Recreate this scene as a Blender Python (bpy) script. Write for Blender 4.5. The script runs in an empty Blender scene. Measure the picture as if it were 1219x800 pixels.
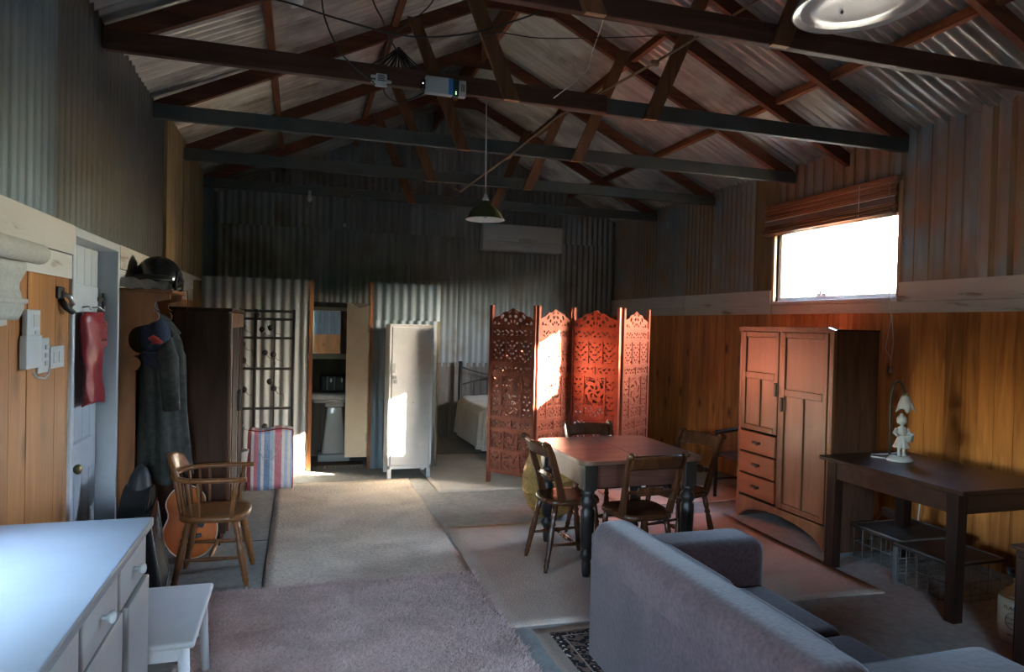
import bpy, bmesh, math, random
import numpy as np
from mathutils import Vector, Matrix
random.seed(7); np.random.seed(7)
C = bpy.context.scene.collection
SC = bpy.context.scene
PI = math.pi
def R(a): return math.radians(a)

# ------------------------------------------------------------------ camera
W = 5.695
cam = bpy.data.cameras.new('camera'); camo = bpy.data.objects.new('camera', cam); C.objects.link(camo)
cam.sensor_width = 36.0; cam.lens = 813.62 * 36.0 / 1219.0
cam.clip_start = 0.03; cam.clip_end = 400
_r = Vector((0.9543, -0.2979, 0.0244)); _u = Vector((-0.0185, 0.0226, 0.9996)); _f = Vector((0.2983, 0.9543, -0.0161))
m = Matrix((( _r.x, _u.x, -_f.x, 1.0551), (_r.y, _u.y, -_f.y, 0.0), (_r.z, _u.z, -_f.z, 1.62), (0, 0, 0, 1)))
camo.matrix_world = m
SC.camera = camo

# ------------------------------------------------------------------ world, sun, exposure
SC.view_settings.view_transform = 'Standard'; SC.view_settings.look = 'None'
SC.view_settings.exposure = 1.45; SC.view_settings.gamma = 1.0
SC.view_settings.use_curve_mapping = False
wd = bpy.data.worlds.new('sky'); SC.world = wd; wd.use_nodes = True
nt = wd.node_tree; bg = nt.nodes['Background']
sky = nt.nodes.new('ShaderNodeTexSky'); sky.sky_type = 'NISHITA'; sky.sun_disc = False
SUN = Vector((1.0, -0.66, 0.475)).normalized()
sky.sun_elevation = math.asin(SUN.z); sky.sun_rotation = math.atan2(SUN.x, SUN.y)
sky.air_density = 1.0; sky.dust_density = 1.3; sky.ozone_density = 1.0; sky.altitude = 200
nt.links.new(sky.outputs[0], bg.inputs[0]); bg.inputs[1].default_value = 10.0
sl = bpy.data.lights.new('sun', 'SUN'); sl.energy = 260.0; sl.angle = R(0.53); sl.color = (1.0, 0.86, 0.68)
so = bpy.data.objects.new('sun', sl); C.objects.link(so)
so.rotation_euler = SUN.to_track_quat('Z', 'Y').to_euler(); so.location = (12, -6, 8)
cy = SC.cycles
cy.use_denoising = True; cy.max_bounces = 14; cy.diffuse_bounces = 12; cy.glossy_bounces = 4
cy.transparent_max_bounces = 12; cy.transmission_bounces = 6; cy.sample_clamp_indirect = 12; cy.caustics_reflective = False
cy.caustics_refractive = False
def portal(name, loc, rot, sx, sy):       # tells the renderer where the sky enters; gives no light of its own
    l = bpy.data.lights.new(name, 'AREA'); l.shape = 'RECTANGLE'; l.size = sx; l.size_y = sy
    l.cycles.is_portal = True
    o = bpy.data.objects.new(name, l); C.objects.link(o); o.location = loc; o.rotation_euler = rot
portal('sky_portal', (W + 0.10, 5.13, 2.26), (0, R(90), 0), 0.74, 1.56)
portal('sky_portal', (-0.16, 2.2, 1.37), (0, R(-90), 0), 0.86, 0.86)
portal('sky_portal', (0.83, -2.36, 1.05), (R(90), 0, 0), 1.2, 2.15)

# ------------------------------------------------------------------ materials
MATS = {}
def new_mat(name):
    mt = bpy.data.materials.new(name); mt.use_nodes = True
    return mt, mt.node_tree, mt.node_tree.nodes['Principled BSDF']
def N(t, kind, **kw):
    n = t.nodes.new(kind)
    for k, v in kw.items():
        if k.startswith('i_'): n.inputs[k[2:].replace('_', ' ')].default_value = v
        else: setattr(n, k, v)
    return n
def L(t, a, b): t.links.new(a, b)
def coords(t, scale, spread=31.0):
    tc = N(t, 'ShaderNodeTexCoord'); oi = N(t, 'ShaderNodeObjectInfo')
    mul = N(t, 'ShaderNodeMath', operation='MULTIPLY'); mul.inputs[1].default_value = spread
    L(t, oi.outputs['Random'], mul.inputs[0])
    add = N(t, 'ShaderNodeVectorMath', operation='ADD'); L(t, tc.outputs['Object'], add.inputs[0]); L(t, mul.outputs[0], add.inputs[1])
    mp = N(t, 'ShaderNodeMapping'); mp.inputs['Scale'].default_value = scale; L(t, add.outputs[0], mp.inputs[0])
    return mp.outputs[0], oi.outputs['Random']
def ramp(t, fac, stops):
    r = N(t, 'ShaderNodeValToRGB'); L(t, fac, r.inputs[0]); e = r.color_ramp.elements
    while len(e) < len(stops): e.new(0.5)
    for i, (p, c) in enumerate(stops):
        e[i].position = p; e[i].color = (c[0], c[1], c[2], 1)
    return r.outputs[0]
def vary(t, col, rnd, amt):
    mr = N(t, 'ShaderNodeMapRange'); mr.inputs[3].default_value = 1 - amt; mr.inputs[4].default_value = 1 + amt
    L(t, rnd, mr.inputs[0])
    hs = N(t, 'ShaderNodeHueSaturation'); L(t, mr.outputs[0], hs.inputs['Value']); L(t, col, hs.inputs['Color'])
    return hs.outputs[0]
def bump(t, b, h, strength, dist=0.01):
    bn = N(t, 'ShaderNodeBump'); bn.inputs['Strength'].default_value = strength; bn.inputs['Distance'].default_value = dist
    L(t, h, bn.inputs['Height']); L(t, bn.outputs[0], b.inputs['Normal'])
def wood(name, dark, light, axis='Z', scale=9, rough=0.45, var=0.15, knots=0.0, spec=0.4, bmp=0.15):
    mt, t, b = new_mat(name)
    s = [scale, scale, scale]; s['XYZ'.index(axis)] = scale * 0.09
    v, rnd = coords(t, s)
    n = N(t, 'ShaderNodeTexNoise'); L(t, v, n.inputs[0]); n.inputs['Scale'].default_value = 1.6; n.inputs['Detail'].default_value = 7; n.inputs['Distortion'].default_value = 1.2
    col = ramp(t, n.outputs[0], [(0.28, dark), (0.5, [(a + c) / 2 for a, c in zip(dark, light)]), (0.72, light)])
    if knots:
        s2 = [4.5, 4.5, 4.5]; s2['XYZ'.index(axis)] = 2.4
        v2, _ = coords(t, s2)
        vo = N(t, 'ShaderNodeTexVoronoi'); L(t, v2, vo.inputs[0]); vo.inputs['Scale'].default_value = 1.0
        mr = N(t, 'ShaderNodeMapRange'); mr.inputs[1].default_value = 0.05; mr.inputs[2].default_value = 0.22; mr.inputs[3].default_value = knots; mr.inputs[4].default_value = 0
        L(t, vo.outputs['Distance'], mr.inputs[0])
        mx = N(t, 'ShaderNodeMixRGB'); L(t, mr.outputs[0], mx.inputs[0]); L(t, col, mx.inputs[1]); mx.inputs[2].default_value = (dark[0] * .25, dark[1] * .2, dark[2] * .2, 1)
        col = mx.outputs[0]
    L(t, vary(t, col, rnd, var), b.inputs['Base Color'])
    b.inputs['Roughness'].default_value = rough; b.inputs['Specular IOR Level'].default_value = spec
    if bmp: bump(t, b, n.outputs[0], bmp)
    MATS[name] = mt; return mt
def plain(name, col, rough=0.5, metal=0.0, noise=0.08, nscale=8, spec=0.5, var=0.0, bmp=0.0):
    mt, t, b = new_mat(name)
    v, rnd = coords(t, (nscale,) * 3)
    n = N(t, 'ShaderNodeTexNoise'); L(t, v, n.inputs[0]); n.inputs['Scale'].default_value = 1; n.inputs['Detail'].default_value = 5
    c = ramp(t, n.outputs[0], [(0.3, [x * (1 - noise) for x in col]), (0.7, [min(1, x * (1 + noise)) for x in col])])
    if var: c = vary(t, c, rnd, var)
    L(t, c, b.inputs['Base Color'])
    b.inputs['Roughness'].default_value = rough; b.inputs['Metallic'].default_value = metal; b.inputs['Specular IOR Level'].default_value = spec
    if bmp: bump(t, b, n.outputs[0], bmp)
    MATS[name] = mt; return mt
def galv(name, base, rust, amount, axis='Z', rough=0.55, metal=0.35, var=0.2):
    mt, t, b = new_mat(name)
    s = [14, 14, 14]; s['XYZ'.index(axis)] = 0.9
    v, rnd = coords(t, s)
    n = N(t, 'ShaderNodeTexNoise'); L(t, v, n.inputs[0]); n.inputs['Scale'].default_value = 1; n.inputs['Detail'].default_value = 6
    v2, _ = coords(t, (2.2, 2.2, 2.2), 57)
    n2 = N(t, 'ShaderNodeTexNoise'); L(t, v2, n2.inputs[0]); n2.inputs['Scale'].default_value = 1; n2.inputs['Detail'].default_value = 8
    c1 = ramp(t, n.outputs[0], [(0.3, [x * .72 for x in base]), (0.7, [x * 1.2 for x in base])])
    am = N(t, 'ShaderNodeMath', operation='MULTIPLY_ADD'); L(t, rnd, am.inputs[0]); am.inputs[1].default_value = 0.16; L(t, n2.outputs[0], am.inputs[2])
    fac = N(t, 'ShaderNodeMapRange'); L(t, am.outputs[0], fac.inputs[0]); fac.inputs[1].default_value = 0.72 - amount * .35; fac.inputs[2].default_value = 0.88 - amount * .2
    f2 = N(t, 'ShaderNodeMath', operation='MULTIPLY'); L(t, fac.outputs[0], f2.inputs[0]); L(t, n.outputs[0], f2.inputs[1])
    f3 = N(t, 'ShaderNodeMath', operation='MULTIPLY'); L(t, f2.outputs[0], f3.inputs[0]); f3.inputs[1].default_value = 1.7; f3.use_clamp = True
    mx = N(t, 'ShaderNodeMixRGB'); L(t, f3.outputs[0], mx.inputs[0]); L(t, c1, mx.inputs[1]); mx.inputs[2].default_value = (*rust, 1)
    L(t, vary(t, mx.outputs[0], rnd, var), b.inputs['Base Color'])
    b.inputs['Roughness'].default_value = rough; b.inputs['Metallic'].default_value = metal
    MATS[name] = mt; return mt
def painted(name, col, chip, amount=0.25, rough=0.5, scale=6, axis=None):
    mt, t, b = new_mat(name)
    s = [scale] * 3
    if axis: s['XYZ'.index(axis)] *= 0.15
    v, rnd = coords(t, s)
    n = N(t, 'ShaderNodeTexNoise'); L(t, v, n.inputs[0]); n.inputs['Scale'].default_value = 1.5; n.inputs['Detail'].default_value = 9; n.inputs['Roughness'].default_value = 0.65
    lo = 0.25 + amount * .25
    c = ramp(t, n.outputs[0], [(lo - .04, chip), (lo + .03, [x * .88 for x in col]), (0.7, col)])
    L(t, vary(t, c, rnd, 0.06), b.inputs['Base Color'])
    b.inputs['Roughness'].default_value = rough
    bump(t, b, n.outputs[0], 0.1)
    MATS[name] = mt; return mt
def fabric(name, col, col2, scale=40, rough=0.95, bmp=0.4, sheen=0.0, big=2.0):
    mt, t, b = new_mat(name)
    v, rnd = coords(t, (scale,) * 3)
    n = N(t, 'ShaderNodeTexNoise'); L(t, v, n.inputs[0]); n.inputs['Scale'].default_value = 1; n.inputs['Detail'].default_value = 6
    v2, _ = coords(t, (big,) * 3)
    n2 = N(t, 'ShaderNodeTexNoise'); L(t, v2, n2.inputs[0]); n2.inputs['Scale'].default_value = 1; n2.inputs['Detail'].default_value = 4; n2.inputs['Distortion'].default_value = .6
    ad = N(t, 'ShaderNodeMath', operation='ADD'); L(t, n.outputs[0], ad.inputs[0]); L(t, n2.outputs[0], ad.inputs[1])
    hf = N(t, 'ShaderNodeMath', operation='MULTIPLY'); L(t, ad.outputs[0], hf.inputs[0]); hf.inputs[1].default_value = .5
    c = ramp(t, hf.outputs[0], [(0.36, col), (0.64, col2)])
    L(t, c, b.inputs['Base Color']); b.inputs['Roughness'].default_value = rough; b.inputs['Specular IOR Level'].default_value = 0.15
    b.inputs['Sheen Weight'].default_value = sheen
    bump(t, b, n.outputs[0], bmp)
    MATS[name] = mt; return mt

PINE = wood('pine_board', (0.27, 0.080, 0.017), (0.56, 0.205, 0.050), 'Z', 9, 0.42, 0.30, 0.95, 0.3)
PINEL = wood('pine_left', (0.27, 0.098, 0.026), (0.46, 0.195, 0.062), 'Z', 9, 0.45, 0.15, 0.8, 0.3)
RAFT = wood('rafter_wood', (0.07, 0.024, 0.013), (0.16, 0.055, 0.027), 'X', 8, 0.7, 0.2, 0, 0.2)
PURL = wood('purlin_wood', (0.09, 0.032, 0.015), (0.25, 0.09, 0.038), 'Y', 8, 0.7, 0.2, 0, 0.2)
STRUT = wood('strut_wood', (0.085, 0.04, 0.02), (0.21, 0.09, 0.04), 'Z', 8, 0.7, 0.25, 0, 0.2)
BROWNB = wood('brown_beam', (0.03, 0.014, 0.009), (0.085, 0.036, 0.022), 'X', 8, 0.65, 0.1, 0, 0.25)
SAWN_LIT = plain('lit_sawn_end_grain', (0.42, 0.23, 0.12), 0.8, 0, 0.2)
GREYB = plain('grey_beam_paint', (0.05, 0.054, 0.05), 0.6, 0, 0.2, 6)
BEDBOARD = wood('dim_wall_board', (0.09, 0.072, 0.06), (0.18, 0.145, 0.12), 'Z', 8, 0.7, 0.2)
OLDBOARD = wood('old_wall_board', (0.12, 0.086, 0.046), (0.24, 0.175, 0.09), 'Z', 8, 0.7, 0.2, 0.2)
GALW = galv('galvanised_wall', (0.24, 0.26, 0.28), (0.14, 0.08, 0.045), 0.55, 'Z')
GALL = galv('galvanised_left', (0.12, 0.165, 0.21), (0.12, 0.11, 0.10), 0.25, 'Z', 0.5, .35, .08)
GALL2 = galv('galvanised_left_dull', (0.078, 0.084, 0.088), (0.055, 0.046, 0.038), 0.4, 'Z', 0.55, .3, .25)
GALR = galv('galvanised_right', (0.22, 0.265, 0.30), (0.27, 0.165, 0.10), 0.8, 'Z', 0.42, .35)
GALB = galv('galvanised_back', (0.23, 0.24, 0.245), (0.17, 0.12, 0.085), 0.35, 'Z', 0.7, 0.1)
GALP = galv('galvanised_partition', (0.28, 0.295, 0.30), (0.19, 0.165, 0.14), 0.15, 'Z', 0.72, 0.05, 0.1)
GALO = galv('galvanised_overlay', (0.19, 0.235, 0.265), (0.25, 0.22, 0.18), 0.15, 'Z', 0.72, 0.05, 0.08)
ROOF = galv('galvanised_roof', (0.46, 0.44, 0.40), (0.15, 0.115, 0.09), 0.5, 'X', 0.34, 0.65, 0.28)
RAIL = painted('rail_paint', (0.52, 0.49, 0.46), (0.24, 0.17, 0.11), 0.42, 0.6, 7, 'Y')
WHITE = painted('white_paint', (0.74, 0.74, 0.73), (0.45, 0.42, 0.38), 0.05, 0.35, 5)
DOORW = painted('door_paint', (0.46, 0.49, 0.53), (0.45, 0.42, 0.38), 0.1, 0.45, 5)
CREAM = painted('cream_paint', (0.86, 0.72, 0.54), (0.5, 0.4, 0.3), 0.05, 0.5, 5)
TAUPE = painted('taupe_paint', (0.36, 0.335, 0.31), (0.3, 0.28, 0.25), 0.05, 0.4, 6)
CERAM = plain('ceramic', (0.36, 0.36, 0.35), 0.15, 0, 0.04)
PLAST = plain('white_plastic', (0.44, 0.455, 0.47), 0.4, 0, 0.03)
PLASTG = plain('grey_plastic', (0.42, 0.42, 0.40), 0.45, 0, 0.05)
BLACK = plain('black_plastic', (0.012, 0.012, 0.014), 0.2, 0, 0.1)
MATTBLACK = plain('matt_black', (0.012, 0.012, 0.013), 0.55, 0, 0.2)
IRON = plain('wrought_iron', (0.02, 0.02, 0.02), 0.5, 0.3, 0.2)
WIRE = plain('galvanised_wire', (0.16, 0.15, 0.14), 0.5, 0.5, 0.2)
RUSTW = plain('rusty_wire', (0.045, 0.036, 0.03), 0.6, 0.4, 0.3)
BRASS = plain('aged_brass', (0.22, 0.17, 0.08), 0.35, 0.8, 0.2)
STEEL = plain('steel', (0.45, 0.45, 0.45), 0.3, 0.9, 0.1)
DARKW = wood('dark_wood', (0.02, 0.009, 0.006), (0.05, 0.021, 0.013), 'X', 9, 0.36, 0.1, 0, 0.3)
DARKWZ = wood('dark_wood_upright', (0.012, 0.006, 0.004), (0.032, 0.014, 0.009), 'Z', 9, 0.5, 0.1, 0, 0.15)
EBON = wood('blackened_leg', (0.012, 0.01, 0.009), (0.03, 0.022, 0.018), 'Z', 9, 0.35, 0.1)
TABLEW = wood('table_top_wood', (0.10, 0.045, 0.03), (0.20, 0.095, 0.062), 'X', 9, 0.32, 0.12)
OAK = wood('oak', (0.095, 0.036, 0.014), (0.17, 0.07, 0.029), 'Z', 10, 0.35, 0.08)
OAKP = wood('oak_panel', (0.12, 0.046, 0.02), (0.19, 0.08, 0.036), 'Z', 7, 0.35, 0.08)
OAKX = wood('oak_drawer', (0.17, 0.048, 0.013), (0.27, 0.085, 0.026), 'Y', 9, 0.35, 0.06)
CHAIRW = wood('chair_wood', (0.035, 0.012, 0.005), (0.085, 0.030, 0.012), 'Z', 10, 0.26, 0.1, 0, 0.45)
WINDS = wood('honey_wood', (0.13, 0.048, 0.015), (0.25, 0.10, 0.034), 'Z', 10, 0.3, 0.06)
STANDW = wood('stand_pine', (0.18, 0.062, 0.017), (0.32, 0.118, 0.036), 'Z', 9, 0.35, 0.1, 0.4)
SCREENW = wood('screen_wood', (0.125, 0.030, 0.017), (0.24, 0.066, 0.038), 'Z', 14, 0.42, 0.08)
BAMBOO = wood('bamboo', (0.20, 0.09, 0.05), (0.42, 0.20, 0.11), 'Y', 10, 0.4, 0.35)
SUEDE = fabric('suede', (0.022, 0.0105, 0.0105), (0.062, 0.031, 0.031), 60, 0.85, 0.15, 0.2, 3.2)
CONC = fabric('concrete', (0.21, 0.21, 0.195), (0.34, 0.33, 0.305), 25, 0.75, 0.12, 0, 1.3)
CARP = fabric('beige_carpet', (0.46, 0.375, 0.29), (0.80, 0.68, 0.55), 45, 1.0, 0.9, 0, 2.2)
SHAG = fabric('pink_shag', (0.46, 0.325, 0.275), (0.78, 0.59, 0.52), 60, 1.0, 0.6, 0, 5.0)
MIDR = fabric('fawn_rug', (0.40, 0.30, 0.235), (0.54, 0.42, 0.335), 80, 1.0, 0.6, 0, 2.5)
PALE = fabric('pale_mat', (0.46, 0.43, 0.38), (0.58, 0.55, 0.49), 80, 1.0, 0.4, 0, 3)
QUILT = fabric('quilt', (0.42, 0.41, 0.39), (0.60, 0.59, 0.57), 30, 0.95, 0.6, 0, 4)
CLOTHW = fabric('white_cloth', (0.34, 0.325, 0.29), (0.44, 0.42, 0.385), 60, 0.95, 0.2, 0, 4)
GREYC = fabric('grey_cloth', (0.20, 0.18, 0.17), (0.30, 0.28, 0.27), 60, 0.95, 0.3, 0, 5)
OILSK = fabric('oilskin', (0.022, 0.023, 0.021), (0.06, 0.06, 0.054), 30, 0.7, 0.3, 0, 6)
OILS2 = fabric('oilskin_dark', (0.02, 0.022, 0.025), (0.05, 0.05, 0.05), 30, 0.7, 0.3, 0, 6)
NAVY = fabric('navy_cloth', (0.018, 0.022, 0.04), (0.04, 0.05, 0.08), 60, 0.9, 0.3, 0, 5)
REDV = plain('red_vinyl', (0.24, 0.013, 0.022), 0.45, 0, 0.15, 14, 0.5)
REDC = plain('red_emblem', (0.35, 0.03, 0.03), 0.8, 0, 0.1)
INK = plain('dark_print', (0.07, 0.03, 0.03), 0.6, 0, 0.1)
BLUEP = plain('blue_print', (0.03, 0.16, 0.42), 0.4, 0, 0.05)
DKTEAL = plain('teal_panel', (0.008, 0.03, 0.035), 0.3, 0, 0.05)
GREENE = plain('green_enamel', (0.075, 0.085, 0.035), 0.25, 0, 0.1)
ENAM = plain('white_enamel', (0.40, 0.38, 0.34), 0.22, 0, 0.03, 8, 0.35)
STONEW = plain('stoneware_cream', (0.46, 0.37, 0.25), 0.25, 0, 0.1)
STONEB = plain('stoneware_brown', (0.22, 0.09, 0.03), 0.22, 0, 0.2)
GOLDB = fabric('gold_weave', (0.22, 0.12, 0.035), (0.50, 0.31, 0.10), 70, 0.6, 0.9, 0, 8)
DRESST = painted('dresser_top_paint', (0.21, 0.212, 0.215), (0.13, 0.12, 0.11), 0.04, 0.4, 5)
PLASTER = plain('figurine_white', (0.40, 0.39, 0.385), 0.4, 0, 0.05)
LEATHER = plain('leather_loop', (0.02, 0.02, 0.02), 0.5)
ROPE = plain('hemp_rope', (0.20, 0.13, 0.07), 0.8, 0, 0.2, 40)
CORDW = plain('white_cord', (0.6, 0.58, 0.55), 0.6)
DIRT = fabric('dry_ground', (0.10, 0.095, 0.07), (0.17, 0.155, 0.115), 3, 1.0, 0.2, 0, .3)
ORANGE = wood('guitar_orange', (0.62, 0.13, 0.014), (0.78, 0.20, 0.025), 'Z', 7, 0.45, 0.02, 0, 0.2)

def mirror_mat():
    mt, t, b = new_mat('mirror'); b.inputs['Base Color'].default_value = (0.7, 0.72, 0.72, 1); b.inputs['Metallic'].default_value = 1; b.inputs['Roughness'].default_value = 0.03
    return mt
MIRROR = mirror_mat()
def glass_mat():
    mt, t, b = new_mat('window_glass'); out = t.nodes['Material Output']
    tr = N(t, 'ShaderNodeBsdfTransparent'); tr.inputs[0].default_value = (0.96, 0.97, 0.97, 1)
    gl = N(t, 'ShaderNodeBsdfGlossy'); gl.inputs['Roughness'].default_value = 0.02
    lw = N(t, 'ShaderNodeLayerWeight'); lw.inputs[0].default_value = 0.5
    pw = N(t, 'ShaderNodeMath', operation='POWER'); L(t, lw.outputs['Facing'], pw.inputs[0]); pw.inputs[1].default_value = 5.0
    mx = N(t, 'ShaderNodeMixShader'); L(t, pw.outputs[0], mx.inputs[0]); L(t, tr.outputs[0], mx.inputs[1]); L(t, gl.outputs[0], mx.inputs[2])
    L(t, mx.outputs[0], out.inputs[0]); return mt
GLASS = glass_mat()
def emit_mat(name, col, s):
    mt, t, b = new_mat(name); b.inputs['Base Color'].default_value = (*col, 1); b.inputs['Emission Color'].default_value = (*col, 1); b.inputs['Emission Strength'].default_value = s
    return mt
LED = emit_mat('indicator_led', (0.4, 1.0, 0.3), 2.0)
LEDW = emit_mat('indicator_led_white', (0.9, 0.95, 1.0), 1.5)
def stripe_mat():
    mt, t, b = new_mat('striped_bag')
    tc = N(t, 'ShaderNodeTexCoord'); sp = N(t, 'ShaderNodeSeparateXYZ'); L(t, tc.outputs['Object'], sp.inputs[0])
    mr = N(t, 'ShaderNodeMapRange'); L(t, sp.outputs[0], mr.inputs[0]); mr.inputs[1].default_value = -0.22; mr.inputs[2].default_value = 0.22
    r = N(t, 'ShaderNodeValToRGB'); L(t, mr.outputs[0], r.inputs[0]); cr = r.color_ramp; cr.interpolation = 'CONSTANT'
    pk = (.48, .15, .20); bl = (.16, .25, .42); wh = (.60, .58, .60); lb = (.35, .46, .62)
    st = [(0, pk), (.10, wh), (.16, pk), (.24, bl), (.30, wh), (.36, bl), (.48, lb), (.54, wh), (.58, pk), (.72, wh), (.78, lb), (.84, wh), (.90, lb), (.97, wh)]
    while len(cr.elements) < len(st): cr.elements.new(.5)
    for i, (p, c) in enumerate(st): cr.elements[i].position = p; cr.elements[i].color = (*c, 1)
    L(t, r.outputs[0], b.inputs['Base Color']); b.inputs['Roughness'].default_value = 0.4
    n = N(t, 'ShaderNodeTexNoise'); L(t, tc.outputs['Object'], n.inputs[0]); n.inputs['Scale'].default_value = 14; n.inputs['Detail'].default_value = 4
    bump(t, b, n.outputs[0], 0.6, 0.02); return mt
STRIPE = stripe_mat()
def persian_mat():
    mt, t, b = new_mat('patterned_rug')
    tc = N(t, 'ShaderNodeTexCoord')
    v = N(t, 'ShaderNodeTexVoronoi'); L(t, tc.outputs['Object'], v.inputs[0]); v.inputs['Scale'].default_value = 26
    w = N(t, 'ShaderNodeTexNoise'); L(t, tc.outputs['Object'], w.inputs[0]); w.inputs['Scale'].default_value = 45; w.inputs['Detail'].default_value = 3
    ad = N(t, 'ShaderNodeMath', operation='MULTIPLY_ADD'); L(t, w.outputs[0], ad.inputs[0]); ad.inputs[1].default_value = .55; L(t, v.outputs['Distance'], ad.inputs[2])
    c = ramp(t, ad.outputs[0], [(0.44, (.5, .45, .36)), (0.50, (.18, .07, .05)), (0.55, (.02, .018, .02)), (0.80, (.015, .014, .017)), (0.86, (.16, .10, .07))])
    L(t, c, b.inputs['Base Color']); b.inputs['Roughness'].default_value = 1; b.inputs['Specular IOR Level'].default_value = .1
    bump(t, b, w.outputs[0], .3); return mt
PERSIAN = persian_mat()
TANB = fabric('tan_border', (0.26, 0.19, 0.14), (0.34, 0.26, 0.20), 80, 1.0, 0.4)

# ------------------------------------------------------------------ mesh helpers
class MB:
    def __init__(s): s.v = []; s.f = []; s.sm = []
    def add(s, vs, fs, smooth=False):
        k = len(s.v); s.v.extend([tuple(p) for p in vs]); s.f.extend([tuple(i + k for i in f) for f in fs]); s.sm.extend([smooth] * len(fs)); return s
    def box(s, x0, x1, y0, y1, z0, z1, M=None):
        vs = [(x, y, z) for z in (z0, z1) for y in (y0, y1) for x in (x0, x1)]
        if M is not None: vs = [M @ Vector(p) for p in vs]
        return s.add(vs, [(0, 2, 3, 1), (4, 5, 7, 6), (0, 1, 5, 4), (2, 6, 7, 3), (0, 4, 6, 2), (1, 3, 7, 5)])
    def rbox(s, x0, x1, y0, y1, z0, z1, r=0.01, seg=2, M=None, taper=None):
        bm = bmesh.new(); bmesh.ops.create_cube(bm, size=1)
        for p in bm.verts:
            p.co = Vector(((x0 + x1) / 2 + p.co.x * (x1 - x0), (y0 + y1) / 2 + p.co.y * (y1 - y0), (z0 + z1) / 2 + p.co.z * (z1 - z0)))
        bmesh.ops.bevel(bm, geom=bm.edges[:], offset=r, segments=seg, affect='EDGES', profile=0.5)
        bm.verts.ensure_lookup_table()
        vs = [p.co.copy() for p in bm.verts]
        if taper: vs = [taper(p) for p in vs]
        if M is not None: vs = [M @ p for p in vs]
        s.add(vs, [[q.index for q in f.verts] for f in bm.faces], seg > 1); bm.free(); return s
    def bar(s, p, q, w, h, up=(0, 0, 1)):
        p = Vector(p); q = Vector(q); d = (q - p); n = d.length; d.normalize(); up = Vector(up)
        a = d.cross(up)
        if a.length < 1e-4: a = d.cross(Vector((1, 0, 0)))
        a.normalize(); b = a.cross(d)
        vs = [c + a * i * w / 2 + b * j * h / 2 for c in (p, q) for j in (-1, 1) for i in (-1, 1)]
        return s.add(vs, [(0, 1, 3, 2), (4, 6, 7, 5), (0, 4, 5, 1), (2, 3, 7, 6), (0, 2, 6, 4), (1, 5, 7, 3)])
    def tube(s, pts, r, n=8, smooth=True, flat=1.0, closed=False):
        pts = [Vector(p) for p in pts]; m = len(pts)
        rs = r if isinstance(r, (list, tuple)) else [r] * m
        vs = []; ref = None
        for i, p in enumerate(pts):
            a = pts[max(i - 1, 0)] if not closed else pts[i - 1]; b = pts[min(i + 1, m - 1)] if not closed else pts[(i + 1) % m]
            d = (b - a).normalized()
            if ref is None: ref = Vector((0, 0, 1)) if abs(d.z) < .9 else Vector((1, 0, 0))
            u = (ref - d * ref.dot(d))
            if u.length < 1e-5: u = d.orthogonal()
            u.normalize(); w = d.cross(u); ref = u
            for k in range(n):
                an = 2 * PI * k / n; vs.append(p + (u * math.cos(an) * flat + w * math.sin(an)) * rs[i])
        fs = [(i * n + k, i * n + (k + 1) % n, (i + 1) * n + (k + 1) % n, (i + 1) * n + k) for i in range(m - 1) for k in range(n)]
        if closed: fs += [((m - 1) * n + k, (m - 1) * n + (k + 1) % n, (k + 1) % n, k) for k in range(n)]
        else: fs += [tuple(range(n))[::-1], tuple((m - 1) * n + k for k in range(n))]
        return s.add(vs, fs, smooth)
    def lathe(s, prof, n=20, M=None, p=None, q=None, cap=True):
        """prof: (r, h) pairs; along z, or along the line p->q with h running 0..1."""
        vs = []
        if p is not None:
            p = Vector(p); q = Vector(q); d = q - p; ln = d.length; M = Matrix.Translation(p) @ d.to_track_quat('Z', 'Y').to_matrix().to_4x4()
            prof = [(r, h * ln) for r, h in prof]
        for r, h in prof:
            for k in range(n):
                a = 2 * PI * k / n; c = Vector((r * math.cos(a), r * math.sin(a), h)); vs.append(M @ c if M is not None else c)
        m = len(prof)
        fs = [(i * n + k, i * n + (k + 1) % n, (i + 1) * n + (k + 1) % n, (i + 1) * n + k) for i in range(m - 1) for k in range(n)]
        if cap: fs += [tuple(range(n))[::-1], tuple((m - 1) * n + k for k in range(n))]
        return s.add(vs, fs, True)
    def prism(s, poly, axis, a, b, M=None):
        """poly in the two other axes (in xyz order), extruded along axis from a to b."""
        def P(u, v, w):
            c = {'X': (w, u, v), 'Y': (u, w, v), 'Z': (u, v, w)}[axis]
            return M @ Vector(c) if M is not None else c
        n = len(poly); vs = [P(u, v, a) for u, v in poly] + [P(u, v, b) for u, v in poly]
        fs = [tuple(range(n)), tuple(range(n, 2 * n))[::-1]] + [(i, (i + 1) % n, n + (i + 1) % n, n + i) for i in range(n)]
        return s.add(vs, fs)
    def grid(s, fn, nu, nv, smooth=True, cu=False):
        vs = [fn(i / nu, j / nv) for j in range(nv + 1) for i in range(nu + (0 if cu else 1))]
        w = nu if cu else nu + 1
        fs = [(j * w + i, j * w + (i + 1) % w, (j + 1) * w + (i + 1) % w, (j + 1) * w + i) for j in range(nv) for i in range(nu)]
        return s.add(vs, fs, smooth)
    def mesh(s, name):
        me = bpy.data.meshes.new(name); me.from_pydata([tuple(p) for p in s.v], [], s.f)
        me.polygons.foreach_set('use_smooth', s.sm); me.update()
        bm = bmesh.new(); bm.from_mesh(me); bmesh.ops.recalc_face_normals(bm, faces=bm.faces[:]); bm.to_mesh(me); bm.free()
        return me
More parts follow.
